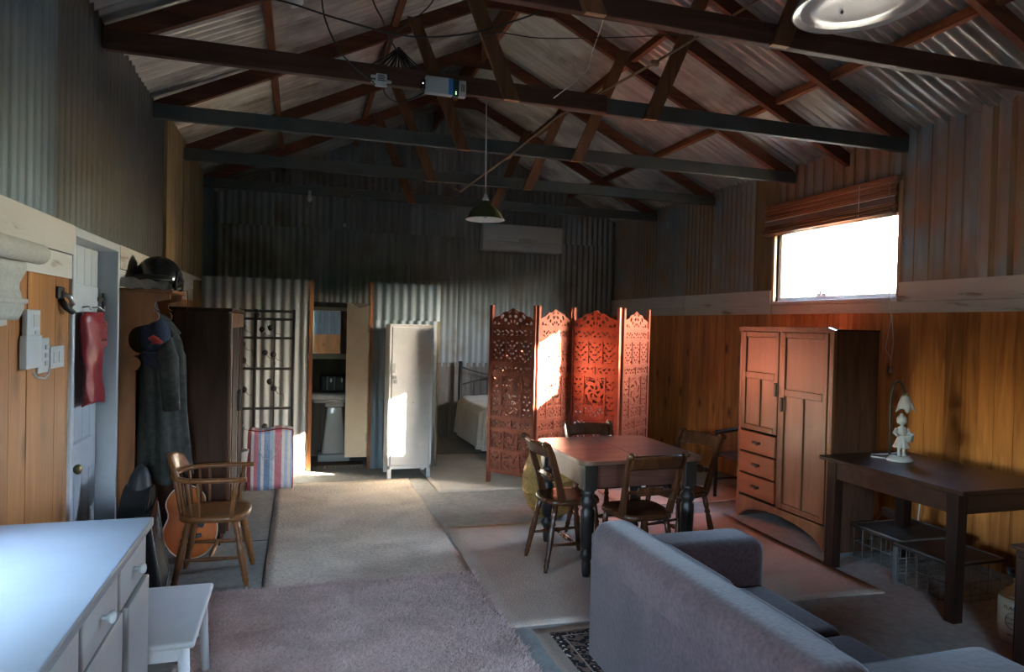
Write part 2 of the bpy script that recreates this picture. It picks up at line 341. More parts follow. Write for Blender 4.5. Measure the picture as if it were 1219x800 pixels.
def part(name, mb, mat, parent=None, loc=None, world=True, kind=None, solid=0.0):
    """one mesh object; mb is in world coordinates (world=True: shifted to the parent's place) or in the parent's own."""
    if world:
        off = Vector(loc) if loc else Vector((0, 0, 0))
        if parent is not None: off = WORLD[parent.name] if not loc else off
        mb.v = [tuple(Vector(p) - off) for p in mb.v]
    me = mb.mesh(name); me.materials.append(mat)
    o = bpy.data.objects.new(name, me); C.objects.link(o)
    if parent is not None: o.parent = parent
    if world and parent is None: o.location = off
    if world and parent is not None and loc: o.location = off - WORLD[parent.name]
    WORLD[o.name] = (WORLD[parent.name] if parent is not None and not loc else off) if world else Vector((0, 0, 0))
    if kind: o['kind'] = kind
    if solid:
        md = o.modifiers.new('solid', 'SOLIDIFY'); md.thickness = solid; md.offset = 0
    return o
WORLD = {}
def inst(name, me, mat, parent, loc, rot=(0, 0, 0), scale=None):
    """a part that shares mesh data; loc in the parent's coordinates"""
    o = bpy.data.objects.new(name, me); C.objects.link(o); o.parent = parent; o.location = loc; o.rotation_euler = rot
    if scale: o.scale = scale
    if not me.materials: me.materials.append(mat)
    return o
def thing(name, label, cat, loc=(0, 0, 0), rotz=0, group=None):
    o = bpy.data.objects.new(name, None); C.objects.link(o); o.empty_display_size = .1
    o.location = loc; o.rotation_euler = (0, 0, rotz); o['label'] = label; o['category'] = cat
    if group: o['group'] = group
    WORLD[o.name] = Vector(loc); return o
def tag(o, label, cat, group=None, kind=None):
    o['label'] = label; o['category'] = cat
    if group: o['group'] = group
    if kind: o['kind'] = kind
    return o
def struct(name, loc=(0, 0, 0)):
    o = bpy.data.objects.new(name, None); C.objects.link(o); o['kind'] = 'structure'; o.location = loc; WORLD[o.name] = Vector(loc); return o
def sstruct(name, mb, mat, loc=None):
    o = part(name, mb, mat, loc=loc); o['kind'] = 'structure'; return o
def text(body, size, mat, M, parent, name='lettering', extrude=0.0006, spacing=1.0, bold=0.0):
    cu = bpy.data.curves.new(name, 'FONT'); cu.body = body; cu.size = size; cu.extrude = extrude; cu.align_x = 'CENTER'; cu.align_y = 'CENTER'; cu.space_character = spacing; cu.offset = bold
    tmp = bpy.data.objects.new(name, cu); C.objects.link(tmp)
    me = bpy.data.meshes.new_from_object(tmp.evaluated_get(bpy.context.evaluated_depsgraph_get()))
    bpy.data.objects.remove(tmp); bpy.data.curves.remove(cu)
    me.transform(M); me.materials.clear(); me.materials.append(mat)
    o = bpy.data.objects.new(name, me); C.objects.link(o); o.parent = parent; return o

# ================================================================== SETTING
Y0, Y1 = -2.2, 9.66           # front and back walls
EAVE, SL, RX = 3.26, 0.48, W / 2   # underside of the roof iron at the walls, its slope, the ridge
def roofz(x): return EAVE + SL * (x if x < RX else W - x)
floor_o = sstruct('floor', MB().box(-0.1, W + .1, Y0 - .1, Y1 + .1, -0.12, 0), CONC)
# joints cut in the slab show as thin dark fillets
fj = MB(); fj.box(.868, .878, 2.5, 7.5, 0, .0012); fj.box(0.0, .87, 5.28, 5.29, 0, .0012); fj.box(0.05, .87, 6.84, 6.846, 0, .0012)
part('floor_joint', fj, MATTBLACK, floor_o)
sstruct('ground', MB().box(-60, 60, -60, 60, -0.5, -0.14), DIRT)

# --- corrugated sheets: local x along the wall, z up, the room on the -y side
def corr_mesh(width, z0, ztop, pitch=0.088, amp=0.010, seg=6, name='corrugated_sheet'):
    nw = max(1, round(width / pitch)); n = nw * seg; vs = []; fs = []
    for i in range(n + 1):
        x = width * i / n; y = amp * math.cos(2 * PI * i / seg)
        vs += [(x, y, z0), (x, y, ztop(x) if callable(ztop) else ztop)]
    fs = [(2 * i, 2 * i + 2, 2 * i + 3, 2 * i + 1) for i in range(n)]
    mb = MB(); mb.add(vs, fs, True); return mb.mesh(name)
# --- left wall
wl = struct('wall_left')
bk = MB()
for a in ((Y0, 1.80, 0, 3.3), (1.80, 2.60, 0, .95), (1.80, 2.60, 1.78, 3.3), (2.60, 3.80, 0, 3.3), (3.80, 4.625, 2.03, 3.3), (4.625, Y1 + .1, 0, 3.3)):
    bk.box(-.14, -.016, a[0], a[1], a[2], a[3])
part('backing', bk, OLDBOARD, wl)
me = corr_mesh(.76, 2.03, 3.28, .088, .004)
for y in np.arange(-2.18, 3.5, .715):
    inst('corrugated_sheet', me, GALL, wl, (-.003, y, 0), (0, 0, R(90)))
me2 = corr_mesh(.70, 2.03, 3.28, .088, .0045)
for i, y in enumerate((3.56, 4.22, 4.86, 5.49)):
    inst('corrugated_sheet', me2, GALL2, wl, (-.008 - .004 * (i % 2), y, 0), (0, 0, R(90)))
me3 = corr_mesh(1.30, 2.03, 3.28)
inst('corrugated_sheet', me3, GALL, wl, (-.006, 8.38, 0), (0, 0, R(90)))
for a, b in ((6.14, 6.52), (6.53, 6.93), (6.97, 7.34), (7.35, 7.70), (7.72, 8.02), (8.03, 8.33)):
    part('wall_board', MB().box(-.014, .012 + .006 * ((a * 7) % 1 > .5), a, b, 2.03, 3.27), OLDBOARD, wl, loc=(0, a, 2.03))
y = Y0
while y < 8.34:
    w_ = random.choice((.145, .16, .175)); b = min(y + w_, 8.34)
    lo, hi = y, b
    if not (lo > 3.76 and hi < 4.66):
        if lo < 3.76 < hi: hi = 3.765
        if lo < 4.655 < hi: lo = 4.655
        if hi < 1.80 or lo > 2.60: part('pine_board', MB().box(-.014, random.choice((0, .002, .003)), lo + .0015, hi - .0015, 0, 1.80), PINEL, wl, loc=(0, lo, 0))
        else:
            part('pine_board', MB().box(-.014, .001, lo + .0015, hi - .0015, 0, .95), PINEL, wl, loc=(0, lo, 0))
    y = b
tl = struct('trim_1')
for a, b in ((Y0, 3.765), (4.655, 6.2), (6.21, 8.34)):
    part('rail_board', MB().box(-.012, .022, a, b - .003, 1.905, 2.045), RAIL, tl, loc=(0, a, 1.9))
    part('rail_board', MB().box(-.012, .014, a, b - .003, 1.79, 1.90), RAIL, tl, loc=(0, a, 1.8))
# left window with its blind (just left of the frame)
w2 = struct('window_2', (-.07, 1.65, .95))
fr = MB()
for a in ((1.80, 2.60, .95, 1.0), (1.80, 2.60, 1.73, 1.78), (1.80, 1.85, 1.0, 1.73), (2.55, 2.60, 1.0, 1.73), (1.85, 2.55, 1.35, 1.39)): fr.box(-.13, -.03, *a)
part('window_frame', fr, WHITE, w2)
for a, b in ((1.0, 1.35), (1.39, 1.73)): part('glass_pane', MB().box(-.09, -.086, 1.85, 2.55, a, b), GLASS, w2)
# --- door in the left wall
d1 = struct('door_1', (0, 4.2, 0))
j = MB()
j.rbox(-.14, .02, 3.765, 3.80, 0, 2.045, .004, 1); j.rbox(-.14, .02, 4.62, 4.655, 0, 2.045, .004, 1); j.rbox(-.14, .02, 3.80, 4.62, 2.0, 2.045, .004, 1)
part('door_frame', j, DOORW, d1)
lf = part('door_leaf', MB().box(-.125, -.10, 3.802, 4.618, .01, 1.998), DOORW, d1)
for k in range(6):
    a = 3.804 + k * .1355; part('door_board', MB().rbox(-.10, -.088, a + .002, a + .1335, .012, 1.996, .003, 1), DOORW, lf)
for a, b in ((1.62, 1.78), (.76, .93), (.06, .20)): part('door_ledge', MB().rbox(-.088, -.062, 3.812, 4.52 if a > 1 else 4.47, a, b, .004, 1), DOORW, lf)
kn = MB(); kn.lathe([(.026, 0), (.026, .006), (.010, .01), (.009, .035), (.022, .045), (.027, .058), (.022, .07), (.006, .075)], 16, Matrix.Translation((-.062, 3.97, .83)) @ Matrix.Rotation(R(90), 4, 'Y'))
kn.box(-.062, -.057, 3.945, 3.985, .70, .92)
part('door_knob', kn, BRASS, lf)
hg = MB()
for z in (1.71, 1.64): hg.box(-.06, -.055, 4.50, 4.618, z - .012, z + .012)
hg.box(-.062, -.052, 4.60, 4.618, 1.60, 1.75)
part('hinge', hg, RUSTW, lf)

# --- right wall
wr = struct('wall_right')
bk = MB()
YA, YB = 4.385, 5.885          # window opening
for a in ((Y0, YA, 0, 3.3), (YA, YB, 0, 1.925), (YA, YB, 2.62, 3.3), (YB, Y1 + .1, 0, 3.3)):
    bk.box(W + .016, W + .075, *a)
part('backing', bk, OLDBOARD, wr)
yy = Y1
seq = [(.62, 0), (.70, 1), (.68, 0), (.64, 1), (.72, 0)]
tops = 3.28
for i, (w_, _) in enumerate(seq):
    if yy - w_ < YB + .03: w_ = yy - YB - .0
    me = corr_mesh(w_ + .05, 2.03, tops); inst('corrugated_sheet', me, GALR, wr, (W + .004 + .006 * (i % 2), yy, 0), (0, 0, R(-90)))
    yy -= w_
    if yy <= YB + .01: break
me = corr_mesh(YB - YA, 2.86, tops, .128, .013, 12); inst('corrugated_sheet', me, GALR, wr, (W + .006, YB, 0), (0, 0, R(-90)))
yy = YA
for i in range(3):
    w_ = .64; me = corr_mesh(w_ + .04, 2.03, tops, .13, .013, 12); inst('corrugated_sheet', me, GALR, wr, (W + .004 + .006 * (i % 2), yy, 0), (0, 0, R(-90))); yy -= w_
# past the frame, up to the near window
me = corr_mesh(yy - Y0, 2.03, tops); inst('corrugated_sheet', me, GALR, wr, (W + .006, yy, 0), (0, 0, R(-90)))
y = Y0
while y < Y1:
    w_ = random.choice((.125, .14, .15, .165)); b = min(y + w_, Y1)
    part('pine_board', MB().box(W - random.choice((0, .002, .004)), W + .015, y + .002, b - .002, 0, 1.81), PINE, wr, loc=(W, y, 0)); y = b
tr = struct('trim_2')
for a, b in ((Y0, 1.30), (1.30, YA - .035), (YB + .04, 7.55), (7.56, Y1)):
    part('rail_board', MB().box(W - .022, W + .012, a, b - .004, 1.885, 2.04), RAIL, tr, loc=(W, a, 1.9))
for a, b in ((Y0, 1.9), (1.91, 5.9), (5.91, 7.55), (7.56, Y1)):
    part('rail_board', MB().box(W - .016, W + .012, a, b - .003, 1.795, 1.882), RAIL, tr, loc=(W, a, 1.8))
# window in the right wall
w1 = struct('window_1', (W, 5.13, 1.93))
fr = MB()
fr.rbox(W - .012, W + .08, YA - .035, YA, 1.885, 2.90, .004, 1); fr.rbox(W - .012, W + .08, YB, YB + .04, 1.885, 2.90, .004, 1)
fr.rbox(W - .012, W + .08, YA, YB, 2.86, 2.90, .004, 1)
part('window_frame', fr, wood('window_frame_wood', (.30, .16, .08), (.55, .33, .18), 'Z', 9, .5), w1)
part('sill', MB().rbox(W - .026, W + .08, YA - .03, YB + .03, 1.885, 1.925, .004, 1), RAIL, w1)
sf = MB()
for a in ((YA, YB, 1.925, 1.965), (YA, YB, 2.60, 2.64), (YA, YA + .035, 1.965, 2.60), (YB - .05, YB, 1.965, 2.60)): sf.box(W + .04, W + .07, *a)
part('sash', sf, WHITE, w1)
part('glass_pane', MB().box(W + .053, W + .057, YA + .035, YB - .05, 1.965, 2.60), GLASS, w1)
part('transom_panel', MB().box(W + .04, W + .07, YA, YB, 2.64, 2.86), OLDBOARD, w1)
part('window_latch', MB().rbox(W + .03, W + .05, 5.20, 5.33, 1.965, 1.99, .004, 1).rbox(W + .02, W + .035, 5.25, 5.28, 1.965, 2.02, .004, 1), WHITE, w1)
# overhead cable running past the window outside
oc = MB(); oc.tube([(W + .55, -1, 2.28), (W + .55, 3.5, 2.33), (W + .55, 5.3, 2.345), (W + .55, 10, 2.36)], .007, 6)
tag(part('power_cable', oc, CORDW, loc=(W + .55, 5, 2.3)), 'thin cable running past the window outside the glass', 'cable')
# unseen corrugated cylinder added to keep sun off the window's far half
tk = thing('sun_blocker_tank', 'unseen tall corrugated cylinder added outside to block sun from the window', 'sun_blocker', (W + 2.2, 4.66, -.14))
b_ = MB()
b_.lathe([(.80 + .012 * math.cos(k * PI / 3), .3 + 4.4 * k / 300) for k in range(301)], 40); part('shell', b_, PLASTG, tk, world=False)
b_ = MB(); b_.lathe([(.84, .0), (.84, .3)], 24); part('stand', b_, OLDBOARD, tk, world=False)
# --- back wall: two tiers of sheets up into the gable
wb = struct('wall_back')
gb = MB(); gb.prism([(-.14, -.1), (W + .14, -.1), (W + .14, EAVE - .05), (RX, EAVE + SL * RX + .02), (-.14, EAVE - .05)], 'Y', Y1 + .03, Y1 + .1)
part('backing', gb, OLDBOARD, wb)
x = 0.0
ws = [.72, .70, .38, .72, .71, .70, .72, .70, .40]
for i, w_ in enumerate(ws):
    w_ = min(w_, W - x)
    if w_ <= .05: break
    me = corr_mesh(w_ + .03 if x + w_ < W - .05 else w_, 0 if i < 4 else 1.0, 2.86)
    inst('corrugated_sheet', me, GALB, wb, (x, Y1 - .004 - .005 * (i % 2), 0))
    xa = x; me = corr_mesh(w_, 2.80, lambda u, xa=xa: roofz(xa + u) + .012)
    inst('corrugated_sheet', me, GALB, wb, (x, Y1 + .010 - .004 * (i % 2), 0)); x += w_
x = 2.50
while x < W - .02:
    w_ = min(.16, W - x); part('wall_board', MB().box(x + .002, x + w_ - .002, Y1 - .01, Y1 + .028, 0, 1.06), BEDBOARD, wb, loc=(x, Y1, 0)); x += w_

# --- bathroom partition with its doorway
wp = struct('wall_partition')
me = corr_mesh(1.06, 0, 2.045, .096, .012); inst('corrugated_sheet', me, GALP, wp, (.10, 7.61, 0))
me = corr_mesh(.75, 1.64, 2.045, .096, .012); inst('corrugated_sheet', me, GALO, wp, (1.83, 7.595, 0))
me = corr_mesh(.72, 0, 1.70, .096, .012); inst('corrugated_sheet', me, GALO, wp, (1.83, 7.612, 0))
st = MB(); st.box(1.165, 1.205, 7.60, 7.68, 0, 2.05); part('stud', st, STANDW, wp)
st = MB(); st.box(1.80, 1.83, 7.60, 7.68, 0, 2.05); part('stud', st, STANDW, wp)
bx = MB(); bx.box(.10, 1.16, 7.64, 7.67, 0, 2.03); bx.box(1.84, 2.58, 7.64, 7.67, 0, 2.03); bx.box(2.55, 2.58, 7.67, Y1 - .02, 0, 1.9); bx.box(.02, .10, 7.64, 7.67, 0, 2.0)
part('backing', bx, OLDBOARD, wp)
wi = struct('wall_bathroom')
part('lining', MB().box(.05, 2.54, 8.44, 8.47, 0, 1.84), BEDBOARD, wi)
d2 = struct('door_2', (1.80, 7.63, 0))
Mx = Matrix.Translation((1.80, 7.63, 0)) @ Matrix.Rotation(R(180 - 38), 4, 'Z')
pl = [(.0, .13), (.285, .10), (.285, 1.82)]
for k in range(9):
    u = .285 - .285 * k / 8; pl.append((u, 1.79 + .035 * math.cos(PI * 1.6 * k / 8) * (1 - k / 12)))
lfm = MB(); lfm.prism(pl, 'Y', -.014, .014, Mx)
part('door_leaf', lfm, CREAM, d2)
hm = MB()
for z in (.3, 1.5): hm.rbox(-.012, .012, -.02, .02, z, z + .09, .003, 1, Mx)
part('hinge', hm, STEEL, d2)

# --- front wall behind the camera, with an open doorway
wf = struct('wall_front')
DA, DB, DZ = .25, 1.42, 2.1       # open doorway in the front wall
fb = MB(); fb.prism([(-.14, DZ), (W + .14, DZ), (W + .14, EAVE - .05), (RX, EAVE + SL * RX + .02), (-.14, EAVE - .05)], 'Y', Y0 - .1, Y0 - .03)
fb.box(-.14, DA, Y0 - .1, Y0 - .03, -.1, DZ); fb.box(DB, W + .14, Y0 - .1, Y0 - .03, -.1, DZ)
part('backing', fb, OLDBOARD, wf)
x = 0.0
while x < W - .05:
    w_ = min(.71, W - x); xa = x
    inst('corrugated_sheet', corr_mesh(w_, DZ if x < 1.4 else 1.25, lambda u, xa=xa: roofz(xa + u) + .01), GALO, wf, (x + w_, Y0 + .004, 0), (0, 0, PI)); x += w_
x = 0.0
while x < W - .02:
    w_ = min(.16, W - x)
    if x + w_ < DA or x > DB: part('pine_board', MB().box(x + .002, x + w_ - .002, Y0 - .03, Y0 + .004, 0, 1.25), PINEL, wf, loc=(x, Y0, 0))
    x += w_

# unseen gabled block added to keep direct sun out of the front doorway
ob = thing('doorway_sun_blocker', 'unseen corrugated block added in front of the shed to shade its doorway', 'doorway_blocker', (4.6, -5.2, -.14))
b_ = MB(); b_.box(2.6, 7.5, -7.5, -3.0, -.14, 3.3); part('wall', b_, GALO, ob)
b_ = MB(); b_.prism([(2.4, 3.3), (7.7, 3.3), (5.05, 4.5)], 'Y', -7.7, -2.8); part('roof', b_, PLASTG, ob)

# unseen leafy bank added to cut low sky light through the doorway
LEAFG = fabric('blocker_green', (.015, .03, .01), (.05, .08, .03), 6, 1.0, 1.0, 0, 1.2)
hg_ = thing('horizon_blocker', 'unseen clipped green bank added across the yard to block low sky light', 'horizon_blocker', (-2, -9, -.14))
def horizon_blocker(u, v):
    a = PI * v; n_ = .12 * math.sin(u * 71) * math.sin(v * 9) + .08 * math.sin(u * 173 + v * 13)
    return (-14 + 24 * u, -9 - (.9 + n_) * math.cos(a), -.16 + (2.9 + n_) * max(0, math.sin(a)) ** .35)
part('foliage', MB().grid(horizon_blocker, 160, 16), LEAFG, hg_)
wb_ = thing('side_horizon_blocker', 'unseen row of tall bushes added to block low sky light at the side', 'horizon_blocker', (17, -13, -.14))  # unseen bushes, added to block horizon light at the right window
def shrub_row_blocker(u, v):
    a = PI * v; n_ = .3 * math.sin(u * 47) * math.sin(v * 9) + .2 * math.sin(u * 131 + v * 13)
    return (17 - (1.3 + n_) * math.cos(a), -30 + 33 * u, -.16 + (4.3 + n_) * max(0, math.sin(a)) ** .35)
part('foliage', MB().grid(shrub_row_blocker, 200, 16), LEAFG, wb_)

# --- roof: sheets on purlins on trusses
ce = struct('ceiling')
SLEN = math.hypot(RX, SL * RX); ANG = math.atan(SL)
def roof_sheet_mesh(width):
    nw = round(width / .088); n = nw * 6; vs = []
    for i in range(n + 1):
        y = width * i / n; z = .016 * math.cos(2 * PI * i / 6)
        vs += [(-.20, y, z), (SLEN + .03, y, z)]
    return MB().add(vs, [(2 * i, 2 * i + 1, 2 * i + 3, 2 * i + 2) for i in range(n)], True).mesh('roof_sheet')
rsm = roof_sheet_mesh(.79)
n = 0
yy = Y0 - .2
while yy < Y1 + .1:
    for side in (0, 1):
        M_ = Matrix.Translation((0, yy, EAVE + .004 * (n % 2))) @ Matrix.Rotation(-ANG, 4, 'Y') if not side else Matrix.Translation((W, yy + .79, EAVE + .004 * (n % 2))) @ Matrix.Rotation(PI, 4, 'Z') @ Matrix.Rotation(-ANG, 4, 'Y')
        o = inst('roof_sheet', rsm, ROOF, ce, (0, 0, 0)); o.matrix_local = M_
    yy += .75; n += 1
# weather cover above the sheets
cv = MB()
for s in (0, 1):
    f = (lambda x: x) if not s else (lambda x: W - x)
    cv.add([(f(-.3), Y0 - .3, EAVE - .3 * SL + .03), (f(RX), Y0 - .3, EAVE + SL * RX + .03), (f(RX), Y1 + .2, EAVE + SL * RX + .03), (f(-.3), Y1 + .2, EAVE - .3 * SL + .03)], [(0, 1, 2, 3)])
part('roof_underlay', cv, MATTBLACK, ce)
for x in (.83, 1.76, W - 1.78, W - .775):
    z = roofz(x) - .045
    part('purlin', MB().box(x - .024, x + .024, Y0, Y1, z - .034, z + .030), PURL, ce, loc=(x, 0, z))
part('ridge_board', MB().box(RX - .018, RX + .018, Y0, Y1, roofz(RX) - .26, roofz(RX) - .02), PURL, ce, loc=(RX, 0, 4.5))
RB = 3.10                                   # rafter underside at the wall
def rz(x): return RB + SL * (x if x < RX else W - x)
def rafter(par, yc, side, x0=0.0, x1=RX, th=.048):
    f = (lambda x: x) if not side else (lambda x: W - x)
    a, b = f(x0), f(x1)
    mb = MB(); mb.prism([(a, rz(a)), (b, rz(b)), (b, rz(b) + .115), (a, rz(a) + .115)], 'Y', yc - th / 2, yc + th / 2)
    return part('rafter', mb, RAFT, par, loc=(f(.5), yc, rz(f(.5))))
ZT, ZB = 3.187, 3.078
truss_y = [-1.12, .23, 1.60, 2.98, 4.28, 5.63, 6.99, 8.345]
for i, ty in enumerate(truss_y):
    t = bpy.data.objects.new('truss', None); C.objects.link(t); t.parent = ce; t.location = (0, ty, 0); WORLD[t.name] = Vector((0, ty, 0))
    rafter(t, ty + .05, 0); rafter(t, ty + .05, 1)
    if i < 4: part('tie_beam', MB().rbox(.01, W - .01, ty - .025, ty + .025, ZB, ZT, .004, 1), BROWNB, t, loc=(1, ty, 3.1))
    elif i == 4:
        part('tie_beam', MB().rbox(.01, 3.02, ty - .028, ty + .022, ZB - .005, ZT, .004, 1), BROWNB, t, loc=(1, ty, 3.1))
        part('tie_beam', MB().rbox(2.72, W - .01, ty + .022, ty + .066, ZB, ZT, .004, 1), GREYB, t, loc=(1, ty, 3.1))
    else: part('tie_beam', MB().rbox(.01, W - .01, ty - .025, ty + .025, ZB, ZT, .004, 1), GREYB, t, loc=(1, ty, 3.1))
    for s in (0, 1):
        f = (lambda x: x) if not s else (lambda x: W - x)
        yf = ty - .042 if not (i == 4 and s) else ty - .008
        xb, xt = f(2.34), f(1.90); zt = rz(xt) + .08
        d = Vector((xt - xb, 0, zt - ZB)).normalized(); nx = .052
        vs = MB(); vs.prism([(xb - nx, ZB - .012), (xb + nx, ZB - .012), (xt + nx, zt), (xt - nx, zt)], 'Y', yf - .016, yf + .016)
        part('strut', vs, STRUT, t, loc=(xb, yf, 3.5))
        part('lit_sawn_end', MB().box(xb - nx + .002, xb + nx - .002, yf - .015, yf + .015, ZB - .0145, ZB - .0115), SAWN_LIT, t, loc=(xb, yf, ZB))  # pale sawn end grain; light on the strut bottoms is in its colour
    gz = rz(RX)
    part('gusset_board', MB().prism([(RX - .30, rz(RX - .30) - .02), (RX + .30, rz(RX - .30) - .02), (RX + .22, rz(RX - .22) + .10), (RX, gz + .11), (RX - .22, rz(RX - .22) + .10)], 'Y', ty + .0, ty + .024), RAFT, t, loc=(RX, ty, 4.3))
rafter(ce, 4.95, 1)

# ================================================================== RUGS
def rug(name, x0, x1, y0, y1, h, mat, label, rot=0, corner=None):
    cx, cy = (x0 + x1) / 2, (y0 + y1) / 2
    def f(u, v):
        x = x0 + (x1 - x0) * u; y = y0 + (y1 - y0) * v
        e = .008 * math.sin(u * 17 + v * 3) * (1 if v in (0, 1) else 0) + 0
        return (x + .006 * math.sin(v * 21) * (1 if u in (0, 1) else 0), y + e, h + .0015 * math.sin(u * 9 + v * 13))
    mb = MB(); mb.grid(f, 24, 24)
    n = len(mb.v); ring = [i for i in range(25)] + [25 * j + 24 for j in range(1, 25)] + [24 * 25 + i for i in range(23, -1, -1)] + [25 * j for j in range(23, 0, -1)]
    vs = [(mb.v[i][0], mb.v[i][1], 0.0) for i in ring]; k = len(mb.v); mb.v += vs
    for a in range(len(ring)):
        b = (a + 1) % len(ring); mb.f.append((ring[a], k + a, k + b, ring[b])); mb.sm.append(False)
    o = part(name, mb, mat, loc=(cx, cy, 0)); tag(o, label, 'rug'); o.rotation_euler.z = rot; return o
rug('carpet', .885, 2.16, 4.20, 7.02, .010, CARP, 'beige cut-pile carpet strip running from the shaggy rug to the white locker')
shag = rug('shag_rug', .56, 2.15, 1.3, 4.275, .016, SHAG, 'pinkish shaggy rug in the foreground beside the white stool')
def pile(owner, x0, x1, y0, y1, z, n, ln, mat):
    x = np.random.uniform(x0, x1, n); y = y0 + (y1 - y0) * np.random.uniform(0, 1, n); a = np.random.uniform(0, 2 * PI, n); l = np.random.uniform(.5, 1, n) * ln
    fl = np.random.normal(0, 1, n) * .9; w = .0042
    dx, dy = np.cos(a), np.sin(a)
    p0 = np.stack([x - dy * w, y + dx * w, np.full(n, z)], 1); p1 = np.stack([x + dy * w, y - dx * w, np.full(n, z)], 1)
    p2 = np.stack([x + dx * l * (1 + fl * .3), y + dy * l, z + l * np.random.uniform(.25, .8, n)], 1)
    vs = np.stack([p0, p1, p2], 1).reshape(-1, 3)
    off = np.array(WORLD[owner.name]); vs = vs - off
    me = bpy.data.meshes.new('pile'); me.from_pydata(vs.tolist(), [], np.arange(3 * n).reshape(-1, 3).tolist()); me.materials.append(mat)
    o = bpy.data.objects.new('pile', me); C.objects.link(o); o.parent = owner; o['kind'] = 'stuff'
pile(shag, .55, 2.16, 2.4, 4.285, .012, 80000, .034, SHAG)
rug('fawn_rug', 2.165, 4.62, 3.40, 5.24, .009, MIDR, 'fawn flat-woven rug under the dining table and its chairs', R(-2.2))
rug('small_rug', 3.9, 5.35, 5.55, 6.15, .008, MIDR, 'small fawn rug by the right wall behind the dining chairs')
pm = rug('pale_mat', 2.36, 3.75, 6.40, 8.3, .007, PALE, 'pale smooth floor mat under the foot of the carved screen beside the bed')
pr = rug('patterned_rug', 2.265, 3.12, 1.6, 3.40, .006, TANB, 'dark floral patterned rug with a tan border under the sofa')
fl = MB(); fl.box(2.34, 3.05, 1.66, 3.33, .002, .011); part('woven_field', fl, PERSIAN, pr)
fl = MB(); fl.box(2.395, 2.402, 1.7, 3.28, .010, .0118); fl.box(2.395, 3.0, 3.273, 3.28, .010, .0118); part('border_line', fl, TANB, pr)

# ================================================================== LEFT FOREGROUND
t = thing('dresser', 'long low kitchen dresser with a white top and taupe drawers along the left wall', 'dresser', (.30, 1.6, 0))
part('top', MB().rbox(.026, .572, .55, 2.715, .868, .900, .006, 2), DRESST, t)
part('body', MB().box(.03, .535, .57, 2.70, .06, .868).box(.03, .48, .6, 2.66, 0, .06), TAUPE, t)
for a, b in ((2.325, 2.685), (1.945, 2.29), (1.53, 1.91), (1.12, 1.49), (.72, 1.08)):
    d = part('drawer', MB().rbox(.535, .553, a, b, .715, .850, .005, 2), TAUPE, t)
    k = MB(); k.lathe([(.008, 0), (.007, .012), (.017, .02), (.019, .028), (.012, .035), (.002, .037)], 14, Matrix.Translation((.553, (a + b) / 2, .785)) @ Matrix.Rotation(R(90), 4, 'Y'))
    part('knob', k, CERAM, d)
for a, b in ((2.40, 2.70), (1.93, 2.37), (1.48, 1.91), (1.02, 1.46), (.60, 1.0)):
    part('cupboard_door', MB().rbox(.535, .562 if a > 2.39 else .551, a, b, .08, .70, .005, 2), TAUPE, t)
def stool(name, label, cx, cy, h, sx, sy, rot=0):
    t = thing(name, label, 'stool', (cx, cy, 0), rot)
    part('seat', MB().rbox(-sx / 2, sx / 2, -sy / 2, sy / 2, h - .028, h, .012, 3), WHITE, t, world=False)
    for i in (-1, 1):
        for j in (-1, 1):
            lg = MB(); lg.tube([(i * (sx / 2 - .045), j * (sy / 2 - .045), h - .026), (i * (sx / 2 - .025), j * (sy / 2 - .025), 0)], [.022, .017], 12)
            part('leg', lg, WHITE, t, world=False)
    ap = MB()
    for j in (-1, 1): ap.box(-sx / 2 + .05, sx / 2 - .05, j * (sy / 2 - .045) - .009, j * (sy / 2 - .045) + .009, h - .085, h - .028)
    for i in (-1, 1): ap.box(i * (sx / 2 - .045) - .009, i * (sx / 2 - .045) + .009, -sy / 2 + .05, sy / 2 - .05, h - .085, h - .028)
    part('apron', ap, WHITE, t, world=False)
    rg = MB()
    for j in (-1, 1): rg.tube([(-sx / 2 + .04, j * (sy / 2 - .035), h * .45), (sx / 2 - .04, j * (sy / 2 - .035), h * .45)], .009, 8)
    part('rung', rg, WHITE, t, world=False)
stool('stool', 'low white painted stool standing past the end of the white-topped dresser', .505, 3.08, .405, .40, .61)
stool('tall_stool', 'tall white stool of which only one corner shows in front of the dresser drawers', .735, 1.40, .853, .36, .36, R(-15.5))

# roller blind on the left window
t = thing('roller_blind', 'cream roller blind hung above the left wall at the picture edge', 'blind', (.06, 2.0, 1.85))
rl = MB(); rl.tube([(.085, .6, 1.85), (.085, 3.10, 1.85)], .04, 16); part('roll', rl, CLOTHW, t)
def cl(u, v):
    return (.055 + .012 * math.sin(v * PI * 3.2) + .006 * math.sin(u * 20), .65 + u * 2.36 - .02 * (v > .6), 1.83 - v * .235)
part('cloth', MB().grid(cl, 20, 12), CLOTHW, t, solid=.003)
hb = MB(); hb.rbox(.045, .075, .65, 3.03, 1.655, 1.675, .006, 2); part('hem_bar', hb, CLOTHW, t)
tg = MB(); tg.grid(lambda u, v: (.05 + .01 * math.sin(u * 25), .7 + u * 2.2, 1.655 - v * (.11 + .03 * math.sin(u * 30))), 40, 4); part('lower_flap', tg, CLOTHW, t, solid=.002)
